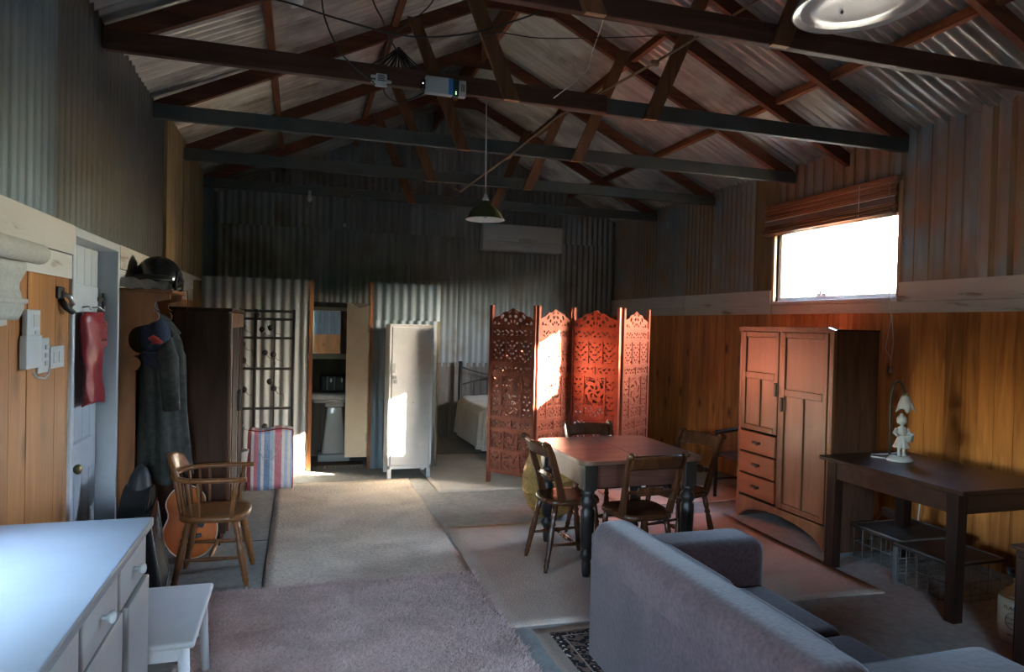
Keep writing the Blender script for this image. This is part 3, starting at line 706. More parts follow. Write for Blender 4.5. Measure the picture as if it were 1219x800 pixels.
# wall fittings by the door
t = thing('remote_control', 'white remote control in a wall holder on the pine boards', 'remote', (.012, 3.25, 1.5))
part('holder', MB().rbox(.003, .03, 3.155, 3.325, 1.395, 1.53, .004, 2), PLAST, t)
b_ = part('handset', MB().rbox(.006, .026, 3.17, 3.315, 1.42, 1.635, .004, 2), PLAST, t)
part('display', MB().box(.0265, .028, 3.235, 3.305, 1.565, 1.615), PLASTG, b_)
part('button', MB().rbox(.026, .029, 3.25, 3.29, 1.535, 1.55, .001, 1), PLASTG, b_)
t = thing('light_switch', 'tall white light switch plate right of the remote control', 'switch', (.01, 3.40, 1.44))
part('plate', MB().rbox(.003, .014, 3.335, 3.465, 1.365, 1.515, .003, 2), PLAST, t)
for z in (1.475, 1.44, 1.405): part('switch_rocker', MB().rbox(.013, .019, 3.41, 3.45, z - .010, z + .010, .002, 1), PLAST, t)
t = thing('power_point', 'square white socket plate beside the door frame', 'socket', (.01, 3.57, 1.43))
part('plate', MB().rbox(.003, .014, 3.485, 3.665, 1.375, 1.475, .003, 2), PLAST, t)
for y in (3.54, 3.61): part('socket_face', MB().rbox(.013, .017, y - .022, y + .022, 1.40, 1.45, .002, 1), PLAST, t)
t = thing('wall_hook', 'small wire hook under the light switch', 'hook', (.01, 3.33, 1.37))
part('wire', MB().tube([(.004, 3.30, 1.375), (.015, 3.32, 1.35), (.03, 3.36, 1.345), (.032, 3.40, 1.36), (.028, 3.42, 1.385)], .004, 6), PLAST, t)
t = thing('bottle_opener', 'black and steel bottle opener screwed to the wall left of the door', 'opener', (.01, 3.64, 1.68))
part('plate', MB().rbox(.003, .016, 3.57, 3.66, 1.69, 1.745, .005, 2), MATTBLACK, t)
part('claw', MB().tube([(.015, 3.61, 1.72), (.045, 3.62, 1.70), (.05, 3.66, 1.67), (.03, 3.67, 1.65)], [.010, .011, .010, .006], 10), STEEL, t)
part('catch', MB().tube([(.012, 3.62, 1.69), (.03, 3.63, 1.65), (.045, 3.66, 1.63), (.04, 3.71, 1.63), (.02, 3.73, 1.645)], [.012, .014, .012, .009, .006], 10), MATTBLACK, t)
# red sleeve on the door
t = thing('fire_blanket', 'long red vinyl sleeve hanging from a hook on the white door', 'blanket', (-.05, 4.26, 1.64))
def rb(u, v):
    a = 2 * PI * u; w_ = .160 + .008 * math.sin(v * 5 + 1) + .006 * math.sin(v * 17)
    if v < .06: w_ *= .86 + 2.2 * v
    d = .030 + .012 * math.sin(v * 7) + .004 * math.sin(a * 3 + v * 20)
    s = abs(math.cos(a)) ** .7 * (1 if math.cos(a) > 0 else -1)
    return (-.024 + d * math.sin(a), 4.265 + .05 * v + w_ * s, 1.635 - .50 * v - (.015 * math.sin(a * 2) if v > .97 else 0))
bl = MB(); bl.grid(rb, 24, 26, cu=True); bl.f.append(tuple(range(24))); bl.sm.append(False); bl.f.append(tuple(26 * 24 + k for k in range(24))); bl.sm.append(False)
sleeve = part('sleeve', bl, REDV, t)
lb = MB(); lb.rbox(.0075, .0135, 4.27, 4.42, 1.44, 1.585, .001, 1); 
labelp = part('printed_panel', lb, plain('red_panel', (.30, .05, .05), .5), t)
M0 = Matrix.Translation((.014 + .05, 4.345 - 4.26, 1.565 - 1.64)) @ Matrix(((0, 0, 1, 0), (1, 0, 0, 0), (0, 1, 0, 0), (0, 0, 0, 1)))
text('FIRE', .045, INK, M0, t); text('BLANKET', .026, INK, Matrix.Translation((0, 0, -.045)) @ M0, t); text('PULL DOWN', .018, INK, Matrix.Translation((0, 0, -.085)) @ M0, t)
part('hook', MB().tube([(-.06, 4.40, 1.66), (-.03, 4.42, 1.665), (-.02, 4.45, 1.65), (-.02, 4.48, 1.645), (-.02, 4.50, 1.67)], .005, 6).tube([(-.06, 4.22, 1.66), (-.03, 4.22, 1.665), (-.02, 4.22, 1.645)], .005, 6), STEEL, t)

# ================================================================== HALL STAND AND WHAT HANGS ON IT
t = thing('hall_stand', 'tall pine hall stand with scalloped ends against the left wall by the door', 'coat stand', (.15, 4.9, 0))
def scallop():
    pts = [(.003, .02), (.105, .02), (.105, 1.28)]
    for k in range(13):                       # lower lobe, upper bite, top nose
        a = R(-90 + 180 * k / 12); pts.append((.085 + .045 * math.cos(a), 1.325 + .045 * math.sin(a)))
    for k in range(11):
        a = R(-90 - 165 * k / 10); pts.append((.135 + .075 * math.cos(a), 1.475 + .085 * math.sin(a)))
    pts += [(.20, 1.575)]
    for k in range(9):
        a = R(-90 + 180 * k / 8); pts.append((.195 + .035 * math.cos(a), 1.62 + .035 * math.sin(a)))
    for k in range(8):
        a = R(-100 - 120 * k / 7); pts.append((.235 + .03 * math.cos(a), 1.69 + .03 * math.sin(a)))
    pts += [(.29, 1.73), (.29, 1.765), (.003, 1.765)]
    return pts
for y in (4.69, 5.14): part('side_panel', MB().prism(scallop(), 'Y', y, y + .022), STANDW, t)
part('shelf', MB().rbox(.003, .31, 4.675, 5.175, 1.765, 1.787, .004, 1), STANDW, t)
for k in range(3): part('back_board', MB().rbox(.003, .018, 4.712 + .143 * k, 4.852 + .143 * k, .02, 1.765, .002, 1), STANDW, t)
part('peg_rail', MB().rbox(.018, .04, 4.712, 5.14, 1.60, 1.70, .004, 1), STANDW, t)
for y in (4.77, 4.86, 4.95, 5.06): part('coat_hook', MB().tube([(.038, y, 1.66), (.08, y, 1.645), (.10, y, 1.665), (.10, y, 1.69)], .007, 6), BRASS, t)
# helmet
t = thing('riding_helmet', 'glossy black riding helmet on the hall stand shelf', 'helmet', (.17, 5.0, 1.787))
def hel(u, v):
    a = 2 * PI * u; ph = v * R(112)
    r = math.sin(ph); z = math.cos(ph)
    x = .14 * r * math.cos(a); y = .165 * r * math.sin(a)
    if ph > R(88):
        cut = .5 + .5 * math.cos(a - R(-30)); z = z + (ph - R(88)) * .5 * cut
    return (.17 + x, 5.0 + y, 1.855 + .155 * z)
part('shell', MB().grid(hel, 32, 18, cu=True), BLACK, t, solid=.012)
vs = MB()
def vis(u, v):
    a = R(-150 + 100 * u); k = .14 + v * .07 * math.sin(PI * u) + v * .015
    return (.17 + k * 1.02 * math.cos(a), 5.0 + (k + .025) * 1.02 * math.sin(a), 1.885 - .035 * v)
part('visor', vs.grid(vis, 16, 4), MATTBLACK, t, solid=.006)
ep = MB(); ep.tube([(.30, 4.93, 1.92), (.315, 5.0, 1.86), (.305, 5.06, 1.80), (.27, 5.10, 1.79)], [.008] * 4, 8); ep.tube([(.30, 4.93, 1.92), (.29, 4.90, 1.86), (.29, 4.90, 1.80), (.27, 4.94, 1.79)], [.008] * 4, 8)
part('ear_flap_trim', ep, MATTBLACK, t)
part('strap', MB().tube([(.27, 5.10, 1.79), (.325, 5.11, 1.80), (.33, 5.12, 1.72), (.325, 5.12, 1.66)], .007, 6, flat=.4), LEATHER, t)
# folded cloth
t = thing('folded_cloth', 'folded grey cloth lying on the shelf in front of the helmet', 'cloth', (.15, 4.75, 1.787))
def fcl(u, v):
    x = .01 + .27 * u; e = 1 - (2 * v - 1) ** 2
    return (x, 4.66 + .17 * v, 1.789 + .070 * max(e, 0) ** .5 * (1 - .35 * u) + .006 * math.sin(u * 19 + v * 8))
c_ = MB().grid(fcl, 16, 12); c_.grid(lambda u, v: (.01 + .27 * u, 4.66 + .17 * v, 1.7885), 2, 2); part('fold', c_, GREYC, t)
# coats: closed folds around a hanging line
def coat(name, label, cx, cy, z0, z1, rx, ry, mat, seed, collar=True, lean=0.0):
    t = thing(name, label, 'coat', (cx, cy, z0))
    rnd = random.Random(seed); ph = [rnd.uniform(0, 6.28) for _ in range(5)]
    def f(u, v):
        a = 2 * PI * u; sh = min(1, v / .16) ** .6
        k = (.35 + .65 * sh) * (1 - .12 * math.sin(v * 3)) * (1 + .18 * v)
        fold = 1 + (.05 + .14 * v) * math.sin(5 * a + ph[0] + 1.2 * v) + .07 * math.sin(9 * a + ph[1] - 2 * v)
        return (cx + lean * v + rx * k * fold * math.cos(a), cy + ry * k * fold * math.sin(a), z0 - (z0 - z1) * v + .02 * math.sin(3 * a + ph[2]) * v)
    b = MB(); b.grid(f, 60, 30, cu=True); b.f.append(tuple(range(60))); b.sm.append(True); b.f.append(tuple(30 * 60 + k for k in range(60))[::-1]); b.sm.append(False)
    part('body', b, mat, t)
    for s in (-1, 1):
        sl_ = MB(); sl_.tube([(cx + .02, cy + s * ry * .8, z0 - .09), (cx + .08, cy + s * (ry + .015), z0 - .25), (cx + .09, cy + s * (ry + .02), z0 - .42), (cx + .10, cy + s * (ry + .01), z0 - .57)], [.055, .06, .055, .05], 12)
        part('sleeve', sl_, mat, t)
    if collar:
        co = MB(); co.tube([(cx + .10, cy - .09, z0 - .10), (cx + .03, cy - .08, z0 - .02), (cx - .04, cy, z0 + .01), (cx + .03, cy + .08, z0 - .02), (cx + .10, cy + .09, z0 - .10)], [.02, .03, .03, .03, .02], 10)
        part('collar', co, mat, t)
    return t
coat('coat', 'long grey-green oilskin coat hanging from the hall stand', .20, 4.885, 1.60, .58, .125, .13, OILSK, 3, lean=.05)
coat('jacket', 'dark short jacket hanging behind the oilskin coat', .15, 5.055, 1.62, .85, .09, .075, OILS2, 9)
t = thing('cap', 'navy peaked cap with a red emblem hanging over the coat', 'cap', (.21, 4.74, 1.5))
def capf(u, v):
    a = 2 * PI * u; ph = v * R(95)
    return (.20 + .085 * math.sin(ph) * math.cos(a), 4.735 - .075 * math.cos(ph) + .02, 1.50 + .12 * math.sin(ph) * math.sin(a) + .02 * math.cos(ph))
part('crown', MB().grid(capf, 24, 12, cu=True), NAVY, t, solid=.004)
part('peak', MB().grid(lambda u, v: (.20 + (.075 + 0 * v) * (2 * u - 1), 4.745 - .03 * math.cos(PI * (u - .5)) * 1 - .02 * v, 1.40 - .10 * v * math.sin(PI * (.15 + .7 * u))), 12, 6), NAVY, t, solid=.006)
part('emblem', MB().grid(lambda u, v: (.185 + .06 * u + .012 * math.sin(v * 5), 4.682 + .012 * (2 * u - 1) ** 2 + .006 * (2 * v - 1) ** 2 - .018, 1.45 + .055 * v * (1 - .35 * abs(2 * u - 1))), 8, 6), REDC, t, solid=.004)
part('strap', MB().tube([(.15, 4.735, 1.58), (.17, 4.735, 1.66), (.20, 4.74, 1.70), (.22, 4.74, 1.62)], .012, 8), NAVY, t)

# ================================================================== GUITARS
def gbody(k=1.0, n=56):
    pts = []
    for i in range(n):
        a = 2 * PI * i / n; z = -math.cos(a)                        # -1 bottom .. 1 top
        w_ = .185 * (1 - .10 * (z + 1)) * math.sqrt(max(0, 1 - z * z)) ** .9
        w_ *= 1 - .26 * math.exp(-((z - .28) / .26) ** 2)
        pts.append((k * w_ * (1 if math.sin(a) >= 0 else -1), k * (.24 + .24 * z)))
    return pts
t = thing('guitar', 'orange acoustic guitar leaning in the corner behind the spindle-back chair', 'guitar', (.42, 4.97, .012))
Mg = Matrix.Translation((.42, 4.97, .012)) @ Matrix.Rotation(R(10), 4, 'Z') @ Matrix.Rotation(R(-13), 4, 'X') @ Matrix.Rotation(R(-9), 4, 'Y')
gb_ = part('body', MB().prism(gbody(.98), 'Y', -.045, .05, Mg), ORANGE, t)
part('binding', MB().tube([Mg @ Vector((x, -.046, z)) for x, z in gbody()], .004, 6, closed=True), CREAM, t)
rs = MB(); rs.lathe([(.05, 0), (.05, .002)], 24, Mg @ Matrix.Translation((0, -.0475, .30)) @ Matrix.Rotation(R(90), 4, 'X')); part('sound_hole', rs, MATTBLACK, t)
part('pickguard', MB().prism([(.03, .20), (.075, .18), (.10, .22), (.085, .29), (.055, .31)], 'Y', -.050, -.046, Mg), MATTBLACK, t)
br = MB(); br.rbox(-.06, .06, -.056, -.045, .125, .15, .004, 1, Mg); br.rbox(-.04, .04, -.062, -.056, .142, .147, .002, 1, Mg); part('bridge', br, EBON, t)
part('neck', MB().rbox(-.025, .025, -.055, -.02, .345, .90, .006, 2, Mg), DARKWZ, t)
part('head', MB().prism([(-.03, .90), (.03, .90), (.042, 1.06), (-.042, 1.06)], 'Y', -.045, -.025, Mg), DARKWZ, t)
stg = MB()
for k in range(6): stg.tube([Mg @ Vector((-.02 + .008 * k, -.06, .14)), Mg @ Vector((-.02 + .008 * k, -.058, .95))], .0008, 4)
part('strings', stg, STEEL, t)
t = thing('guitar_case', 'black soft guitar case leaning on the wall under the oilskin coat', 'case', (.13, 4.43, 0))
Mc = Matrix.Translation((.135, 4.42, .01)) @ Matrix.Rotation(R(90), 4, 'Z') @ Matrix.Rotation(R(5), 4, 'X')
b = MB(); b.prism([(x * 1.12, z * 1.25) for x, z in gbody(1.05)], 'Y', -.07, .07, Mc); part('body', b, MATTBLACK, t)
part('zip_piping', MB().tube([Mc @ Vector((x * 1.13, -.07, z * 1.25)) for x, z in gbody(1.05)], .006, 6, closed=True), BLACK, t)
part('neck_sleeve', MB().lathe([(.085, .52), (.07, .60), (.055, .68), (.03, .73), (.004, .75)], 16, Mc), MATTBLACK, t)
t = thing('flat_case', 'flat black case standing in front of the guitar case with a white line print', 'case', (.33, 4.42, 0))
Mf = Matrix.Translation((.30, 4.40, .012)) @ Matrix.Rotation(R(96), 4, 'Z') @ Matrix.Rotation(R(-9), 4, 'X')
part('body', MB().rbox(-.24, .24, -.045, .045, 0, .50, .025, 3, Mf), MATTBLACK, t)
part('flap', MB().prism([(-.23, .36), (.23, .48), (.23, .505), (-.23, .505)], 'Y', -.052, -.044, Mf), BLACK, t)
lp = MB()
for k in range(7):
    a = R(20 + 22 * k); lp.tube([Mf @ Vector((.02, -.054, .30)), Mf @ Vector((.02 + .07 * math.cos(a) - .03, -.055, .30 + .09 * math.sin(a))), Mf @ Vector((.02 + .10 * math.cos(a), -.054, .30 + .13 * math.sin(a)))], .0018, 4)
part('line_print', lp, PLASTG, t)
part('edge_piping', MB().tube([Mf @ Vector(p) for p in ((-.24, -.046, .02), (.24, -.046, .02), (.24, -.046, .49), (-.24, -.046, .49))], .004, 6, closed=True), PLASTG, t)

# ================================================================== LEFT WARDROBE AND THE CORNER BY THE PARTITION
t = thing('wardrobe', 'plain dark brown wardrobe seen from its side against the left wall', 'wardrobe', (.32, 5.75, 0))
part('carcass', MB().box(.03, .585, 5.205, 6.28, .09, 1.665).box(.05, .55, 5.23, 6.25, 0, .09), wood('walnut_side', (.045, .020, .012), (.10, .046, .029), 'Z', 9, .55, .1, 0, .15), t)
part('top', MB().rbox(.02, .61, 5.195, 6.29, 1.665, 1.69, .004, 1), DARKWZ, t)
for a, b in ((5.22, 5.745), (5.75, 6.27)):
    d = part('door', MB().rbox(.585, .606, a, b, .10, 1.655, .004, 1), OAK, t)
    part('door_panel', MB().rbox(.606, .612, a + .07, b - .07, .2, 1.55, .003, 1), DARKWZ, d)
    part('handle', MB().rbox(.606, .632, (b - .05) if a < 5.5 else a + .03, (b - .03) if a < 5.5 else a + .05, .9, 1.06, .004, 1), MATTBLACK, d)
# iron stand with bottle cups
t = thing('wine_rack', 'tall black wrought iron rack with dark cups in front of the corrugated partition', 'rack', (.75, 7.3, 0))
fr = MB()
for x, r in ((.50, .011), (.645, .016), (1.01, .014)): fr.tube([(x, 7.30, 0), (x, 7.30, 1.72)], r, 6)
part('upright', fr, IRON, t)
for z in (1.70, 1.62, 1.43, 1.12, .72, .25): part('cross_bar', MB().rbox(.49, 1.02, 7.29, 7.31, z - .013, z + .013, .003, 1), IRON, t)
part('thin_rod', MB().tube([(.83, 7.30, .05), (.83, 7.30, 1.62)], .007, 6), IRON, t)
cups = [(.79, 1.53), (.71, 1.51), (.53, 1.54), (.74, 1.28), (.82, 1.26), (.53, 1.36), (.79, .99), (.83, .92), (.55, .91), (.53, .56), (.75, .54), (.66, 1.66), (.54, 1.20)]
for x, z in cups:
    cpm = MB(); cpm.lathe([(.008, -.03), (.026, -.02), (.030, .02), (.024, .035)], 12, Matrix.Translation((x, 7.265, z)) @ Matrix.Rotation(R(70), 4, 'X')); part('cup', cpm, IRON, t, loc=(x, 7.27, z))
    part('wire_stem', MB().tube([(x, 7.27, z), (x + .04, 7.28, z - .05), (x + .09, 7.29, z - .06), (x + .10, 7.295, z - .12)], .003, 5), IRON, t, loc=(x, 7.27, z))
# striped carry bag
t = thing('carry_bag', 'large pink and blue striped woven plastic carry bag before the iron rack', 'bag', (.825, 6.95, 0))
def bagf(v_):
    x, y, z = v_
    k = 1 + .06 * math.sin(z * 9) * math.sin(x * 14)
    return Vector((x * (1 - .10 * (z / .57) ** 3 * 0 + .03 * math.sin(z * 6)), y * k * (1.05 - .25 * z / .57), z + .012 * math.sin(x * 17)))
bm = bmesh.new(); bmesh.ops.create_cube(bm, size=1); bmesh.ops.subdivide_edges(bm, edges=bm.edges[:], cuts=9, use_grid_fill=True)
vs = [bagf((p.co.x * .40, p.co.y * .22, .285 + p.co.z * .57)) for p in bm.verts]; bm.verts.index_update()
bb = MB(); bb.add(vs, [[q.index for q in f.verts] for f in bm.faces], True); bm.free()
part('body', bb, STRIPE, t, world=False)
pp = MB()
for sx in (-1, 1): pp.tube([(sx * (.20 + .006 * math.sin(z * 6)), -.11 * (1.05 - .25 * z / .57), z) for z in np.linspace(0.01, .56, 10)], .006, 6)
pp.tube([(x, -.11 * .82, .567 + .012 * math.sin(x * 17)) for x in np.linspace(-.2, .2, 12)], .006, 6)
part('red_piping', pp, REDV, t, world=False)
hd = MB(); hd.tube([(-.10, -.118, .50), (-.11, -.125, .40), (-.06, -.128, .30), (.02, -.128, .30), (.08, -.125, .40), (.10, -.118, .52)], .010, 8, flat=.4); part('handle', hd, plain('bag_handle', (.30, .28, .32), .6), t, world=False)
t = thing('waste_bin', 'tall white plastic bin between the dark wardrobe and the striped bag', 'bin', (.50, 6.60, 0))
bn = MB(); bn.lathe([(.10, 0), (.14, .40), (.148, .41), (.148, .43), (.138, .43), (.132, .40), (.095, .02)], 24); part('tub', bn, PLAST, t, world=False)

# ================================================================== WINDSOR CHAIR
def leg_prof(top, r=1.0):
    return [(.012 * r, 0), (.013 * r, .04), (.018 * r, .10), (.014 * r, .13), (.019 * r, .16), (.016 * r, .22), (.022 * r, .45), (.019 * r, .62), (.014 * r, .66), (.021 * r, .70), (.014 * r, .74), (.019 * r, .80), (.017 * r, 1.0)]
t = thing('spindle_chair', 'honey coloured spindle-back armchair standing alone near the left wall', 'chair', (.585, 4.60, 0), R(-2))
def seat_outline(w0, w1, d0, d1, n=36, e=3.2):
    pts = []
    for k in range(n):
        a = 2 * PI * k / n; c, s = math.cos(a), math.sin(a)
        x = abs(c) ** (2 / e) * (1 if c > 0 else -1); y = abs(s) ** (2 / e) * (1 if s > 0 else -1)
        w_ = w0 + (w1 - w0) * (x + 1) / 2; pts.append(((d0 + d1) / 2 + x * (d1 - d0) / 2, y * w_))
    return pts
def saddle(outl, z, th):
    mb = MB(); cx = sum(p[0] for p in outl) / len(outl); n = len(outl)
    rings = [(1.0, 0.0), (1.0, th * .55), (.97, th), (.8, th - .004), (.5, th - .010), (.15, th - .012)]
    vs = [(cx + (x - cx) * k, y * k, z + h) for k, h in rings for x, y in outl]
    fs = [(i * n + k, i * n + (k + 1) % n, (i + 1) * n + (k + 1) % n, (i + 1) * n + k) for i in range(len(rings) - 1) for k in range(n)]
    fs += [tuple(range(n))[::-1], tuple((len(rings) - 1) * n + k for k in range(n))]
    return mb.add(vs, fs, True)
part('seat', saddle(seat_outline(.19, .215, -.20, .205), .395, .035), WINDS, t, world=False)
for i, (x, y) in enumerate(((.13, .14), (.13, -.14), (-.13, .14), (-.13, -.14))):
    lg = MB(); lg.lathe(leg_prof(1, 1.12), 12, p=(x + (.075 if x > 0 else -.075), y * 1.38, 0), q=(x, y, .40)); part('leg', lg, WINDS, t, world=False)
sp_ = [(.008, 0), (.010, .2), (.014, .45), (.014, .55), (.010, .8), (.008, 1)]
for y in (-.175, .175): part('stretcher', MB().lathe(sp_, 10, p=(-.185, y, .17), q=(.185, y, .17)), WINDS, t, world=False)
part('stretcher', MB().lathe([(.008, 0), (.012, .25), (.018, .4), (.013, .5), (.018, .6), (.012, .75), (.008, 1)], 10, p=(-.01, -.175, .17), q=(-.01, .175, .17)), WINDS, t, world=False)
def arm_xy(s):                                     # s -1..1 round the horseshoe bow
    a = s * R(112); return (-.075 - .165 * math.cos(a) if abs(a) < R(90) else -.075 + .38 * (abs(s) * R(112) - R(90)) / R(22) * .72, .225 * math.sin(a) if abs(a) < R(90) else math.copysign(.225 + .01, s))
arm = MB(); pts = [(*arm_xy(s), .655) for s in np.linspace(-1, 1, 31)]; arm.tube(pts, [.022] * 31, 10, flat=.7); part('arm_bow', arm, WINDS, t, world=False)
def crest(u, v):
    s = -.44 + .88 * u; x, y = arm_xy(s); e = math.sin(PI * u) ** .5 if 0 < u < 1 else 0
    return (x - .025 * v - .004, y * 1.02, .665 + v * (.035 + .085 * e))
part('crest_rail', MB().grid(crest, 24, 6), WINDS, t, world=False, solid=.024)
for s in (-.80, -.62, -.42, -.22, .0, .22, .42, .62, .80):
    x, y = arm_xy(s); xs = x * .84; ys = y * .82
    part('spindle', MB().lathe([(.007, 0), (.009, .3), (.008, .6), (.010, .75), (.007, 1)], 8, p=(xs, ys, .42), q=(x, y, .65)), WINDS, t, world=False)
for s in (-1, 1):
    x, y = arm_xy(s * .97)
    part('arm_post', MB().lathe([(.010, 0), (.015, .15), (.011, .25), (.017, .4), (.012, .5), (.018, .65), (.012, .8), (.015, 1)], 10, p=(x - .045, y * .85, .42), q=(x - .02, y, .65)), WINDS, t, world=False)

# ================================================================== BATHROOM SEEN THROUGH THE DOORWAY
t = thing('mirror_cabinet', 'mirror in a pale timber frame above the basin through the narrow doorway', 'mirror', (1.45, 8.42, 1.2))
fr = MB(); fr.rbox(.95, 1.90, 8.36, 8.42, 1.735, 1.78, .004, 1); fr.rbox(.95, 1.90, 8.34, 8.42, 1.165, 1.225, .004, 1); fr.rbox(1.61, 1.68, 8.36, 8.42, 1.225, 1.735, .004, 1)
fr.rbox(.95, 1.0, 8.36, 8.42, 1.225, 1.735, .004, 1)
part('frame', fr, CREAM, t); part('mirror_glass', MB().box(1.0, 1.61, 8.395, 8.40, 1.225, 1.735), MIRROR, t)
t = thing('wash_basin', 'white pedestal wash basin inside the bathroom doorway', 'basin', (1.47, 8.15, 0))
def tp(p):
    k = 1 - .40 * min(1, max(0, (p.z - .08) / .5)); return Vector((1.47 + (p.x - 1.47) * k, 8.20 + (p.y - 8.20) * k, p.z))
pd = MB(); pd.rbox(1.29, 1.65, 8.05, 8.35, 0, .09, .02, 3); pd.rbox(1.33, 1.61, 8.08, 8.32, .08, .64, .03, 3, None, tp); pd.rbox(1.36, 1.58, 8.10, 8.34, .62, .70, .02, 3)
part('pedestal', pd, CERAM, t)
bs = MB(); bs.rbox(1.08, 1.86, 7.96, 8.43, .72, .80, .03, 3); bs.rbox(1.22, 1.72, 8.0, 8.38, .68, .74, .03, 3); part('bowl', bs, CERAM, t)
for x in (1.32, 1.58): part('tap', MB().tube([(x, 8.36, .80), (x, 8.36, .90), (x, 8.30, .91), (x, 8.29, .88)], .012, 8), STEEL, t)
t = thing('toiletry_bag', 'black toiletry bag sitting on the wash basin', 'bag', (1.46, 8.14, .80))
part('body', MB().rbox(1.30, 1.62, 8.05, 8.24, .80, 1.0, .03, 3), MATTBLACK, t)
for x in (1.38, 1.46, 1.54): part('strap', MB().rbox(x - .010, x + .010, 8.038, 8.05, .83, .98, .002, 1), BLACK, t)
part('buckle', MB().rbox(1.41, 1.43, 8.03, 8.04, .92, .96, .002, 1).rbox(1.53, 1.55, 8.03, 8.04, .92, .96, .002, 1), STEEL, t)
t = thing('waste_pipe', 'thin pipes beside the basin pedestal', 'pipe', (1.70, 8.3, 0))
part('pipe_run', MB().tube([(1.62, 8.30, .68), (1.68, 8.30, .40), (1.62, 8.32, .25), (1.58, 8.36, .22)], .012, 8), PLASTG, t)
part('supply_pipe', MB().tube([(1.71, 8.34, .70), (1.72, 8.34, .05)], .010, 8), PLASTG, t)
t = thing('bath_mat', 'brown bath mat with a pale tasselled fringe in the bathroom doorway', 'mat', (1.5, 7.85, 0))
TASSEL = plain('cream_tassel', (.62, .52, .40), .9)
part('weave', MB().rbox(1.225, 1.785, 7.80, 8.02, 0.001, .012, .003, 1), fabric('brown_mat', (.10, .06, .04), (.20, .13, .09), 60), t)
fg = MB()
for k in range(26):
    x = 1.235 + k * .0215; fg.tube([(x, 7.81, .010), (x + .012, 7.75, .013), (x + random.uniform(0, .02), 7.68, .006)], [.006, .006, .003], 5)
f_ = part('fringe', fg, TASSEL, t); f_['kind'] = 'stuff'

# ================================================================== LOCKER
t = thing('locker', 'single tall white metal locker standing against the corrugated partition', 'locker', (2.18, 7.25, 0))
b = MB(); b.rbox(1.955, 2.405, 7.085, 7.46, .10, 1.60, .004, 1); b.box(1.955, 1.975, 7.075, 7.087, .10, 1.60); b.box(2.385, 2.405, 7.075, 7.087, .10, 1.60); b.box(1.955, 2.405, 7.075, 7.087, 1.575, 1.60); b.box(1.955, 2.405, 7.075, 7.087, .10, .135)
part('cabinet', b, WHITE, t)
d = part('door', MB().rbox(1.984, 2.382, 7.076, 7.088, .14, 1.57, .003, 1), WHITE, t)
part('door_shadow_gap', MB().box(1.975, 1.984, 7.080, 7.087, .14, 1.57), MATTBLACK, t)
h = MB(); h.rbox(1.975, 2.02, 7.055, 7.076, 1.10, 1.20, .005, 2); part('handle', h, PLASTG, d)
part('lock', MB().rbox(1.99, 2.03, 7.06, 7.076, 1.035, 1.07, .003, 1), STEEL, d)
part('padlock', MB().rbox(2.0, 2.035, 7.045, 7.06, .99, 1.03, .003, 1), STEEL, d)
for x in (1.957, 2.365):
    for y in (7.08, 7.42): part('foot', MB().box(x, x + .038, y, y + .035, 0, .10), WHITE, t)
part('vent_dot', MB().rbox(2.20, 2.215, 7.072, 7.077, .78, .795, .002, 1), PLASTG, d)

# ================================================================== BED
t = thing('bed', 'iron-framed bed with a pale quilt behind the carved screen', 'bed', (3.85, 8.5, 0))
for x in (3.27, 4.68): part('bed_post', MB().tube([(x, 9.50, 0), (x, 9.50, 1.08)], .030, 8), IRON, t)
part('head_rail', MB().tube([(3.27 + 1.41 * k / 16, 9.50, 1.0 - .14 * math.sin(PI * k / 16)) for k in range(17)], .010, 6), IRON, t)
part('head_rail', MB().tube([(3.27 + 1.41 * k / 16, 9.50, .74 + .13 * math.sin(PI * k / 16)) for k in range(17)], .009, 6), IRON, t)
for k in range(6): part('head_spindle', MB().tube([(3.47 + .2 * k, 9.50, .35), (3.47 + .2 * k, 9.50, .84 - .02 * abs(k - 2.5))], .008, 6), IRON, t)
part('side_rail', MB().box(3.27, 3.30, 7.66, 9.48, .24, .30).box(4.65, 4.68, 7.66, 9.48, .24, .30).box(3.27, 4.68, 7.64, 7.67, .24, .30), IRON, t)
for x in (3.29, 4.66): part('bed_leg', MB().box(x - .02, x + .02, 7.64, 7.68, 0, .30), IRON, t)
part('mattress', MB().rbox(3.24, 4.70, 7.66, 9.45, .30, .58, .06, 3), CLOTHW, t)
def q_(u, v):
    a = 2 * PI * u; e = 6; c, s = math.cos(a), math.sin(a)
    x = abs(c) ** (2 / e) * (1 if c > 0 else -1); y = abs(s) ** (2 / e) * (1 if s > 0 else -1)
    if v < .4: k = v / .4; z = .615 - .012 * k ** 4; w_ = k * .97
    else:
        k = (v - .4) / .6; z = .603 - .50 * k ** 1.15; w_ = .97 + .06 * min(1, k * 3) + .05 * k * (1 + .5 * math.sin(a * 23)); 
        if k < .3: z = .603 - .07 * (k / .3) ** 1.6
        else: z = .533 - .42 * (k - .3) / .7
    return (3.95 + .76 * w_ * x, 8.54 + .90 * w_ * y, z + .006 * math.sin(a * 9) * w_)
part('quilt', MB().grid(q_, 150, 26, cu=True), QUILT, t)

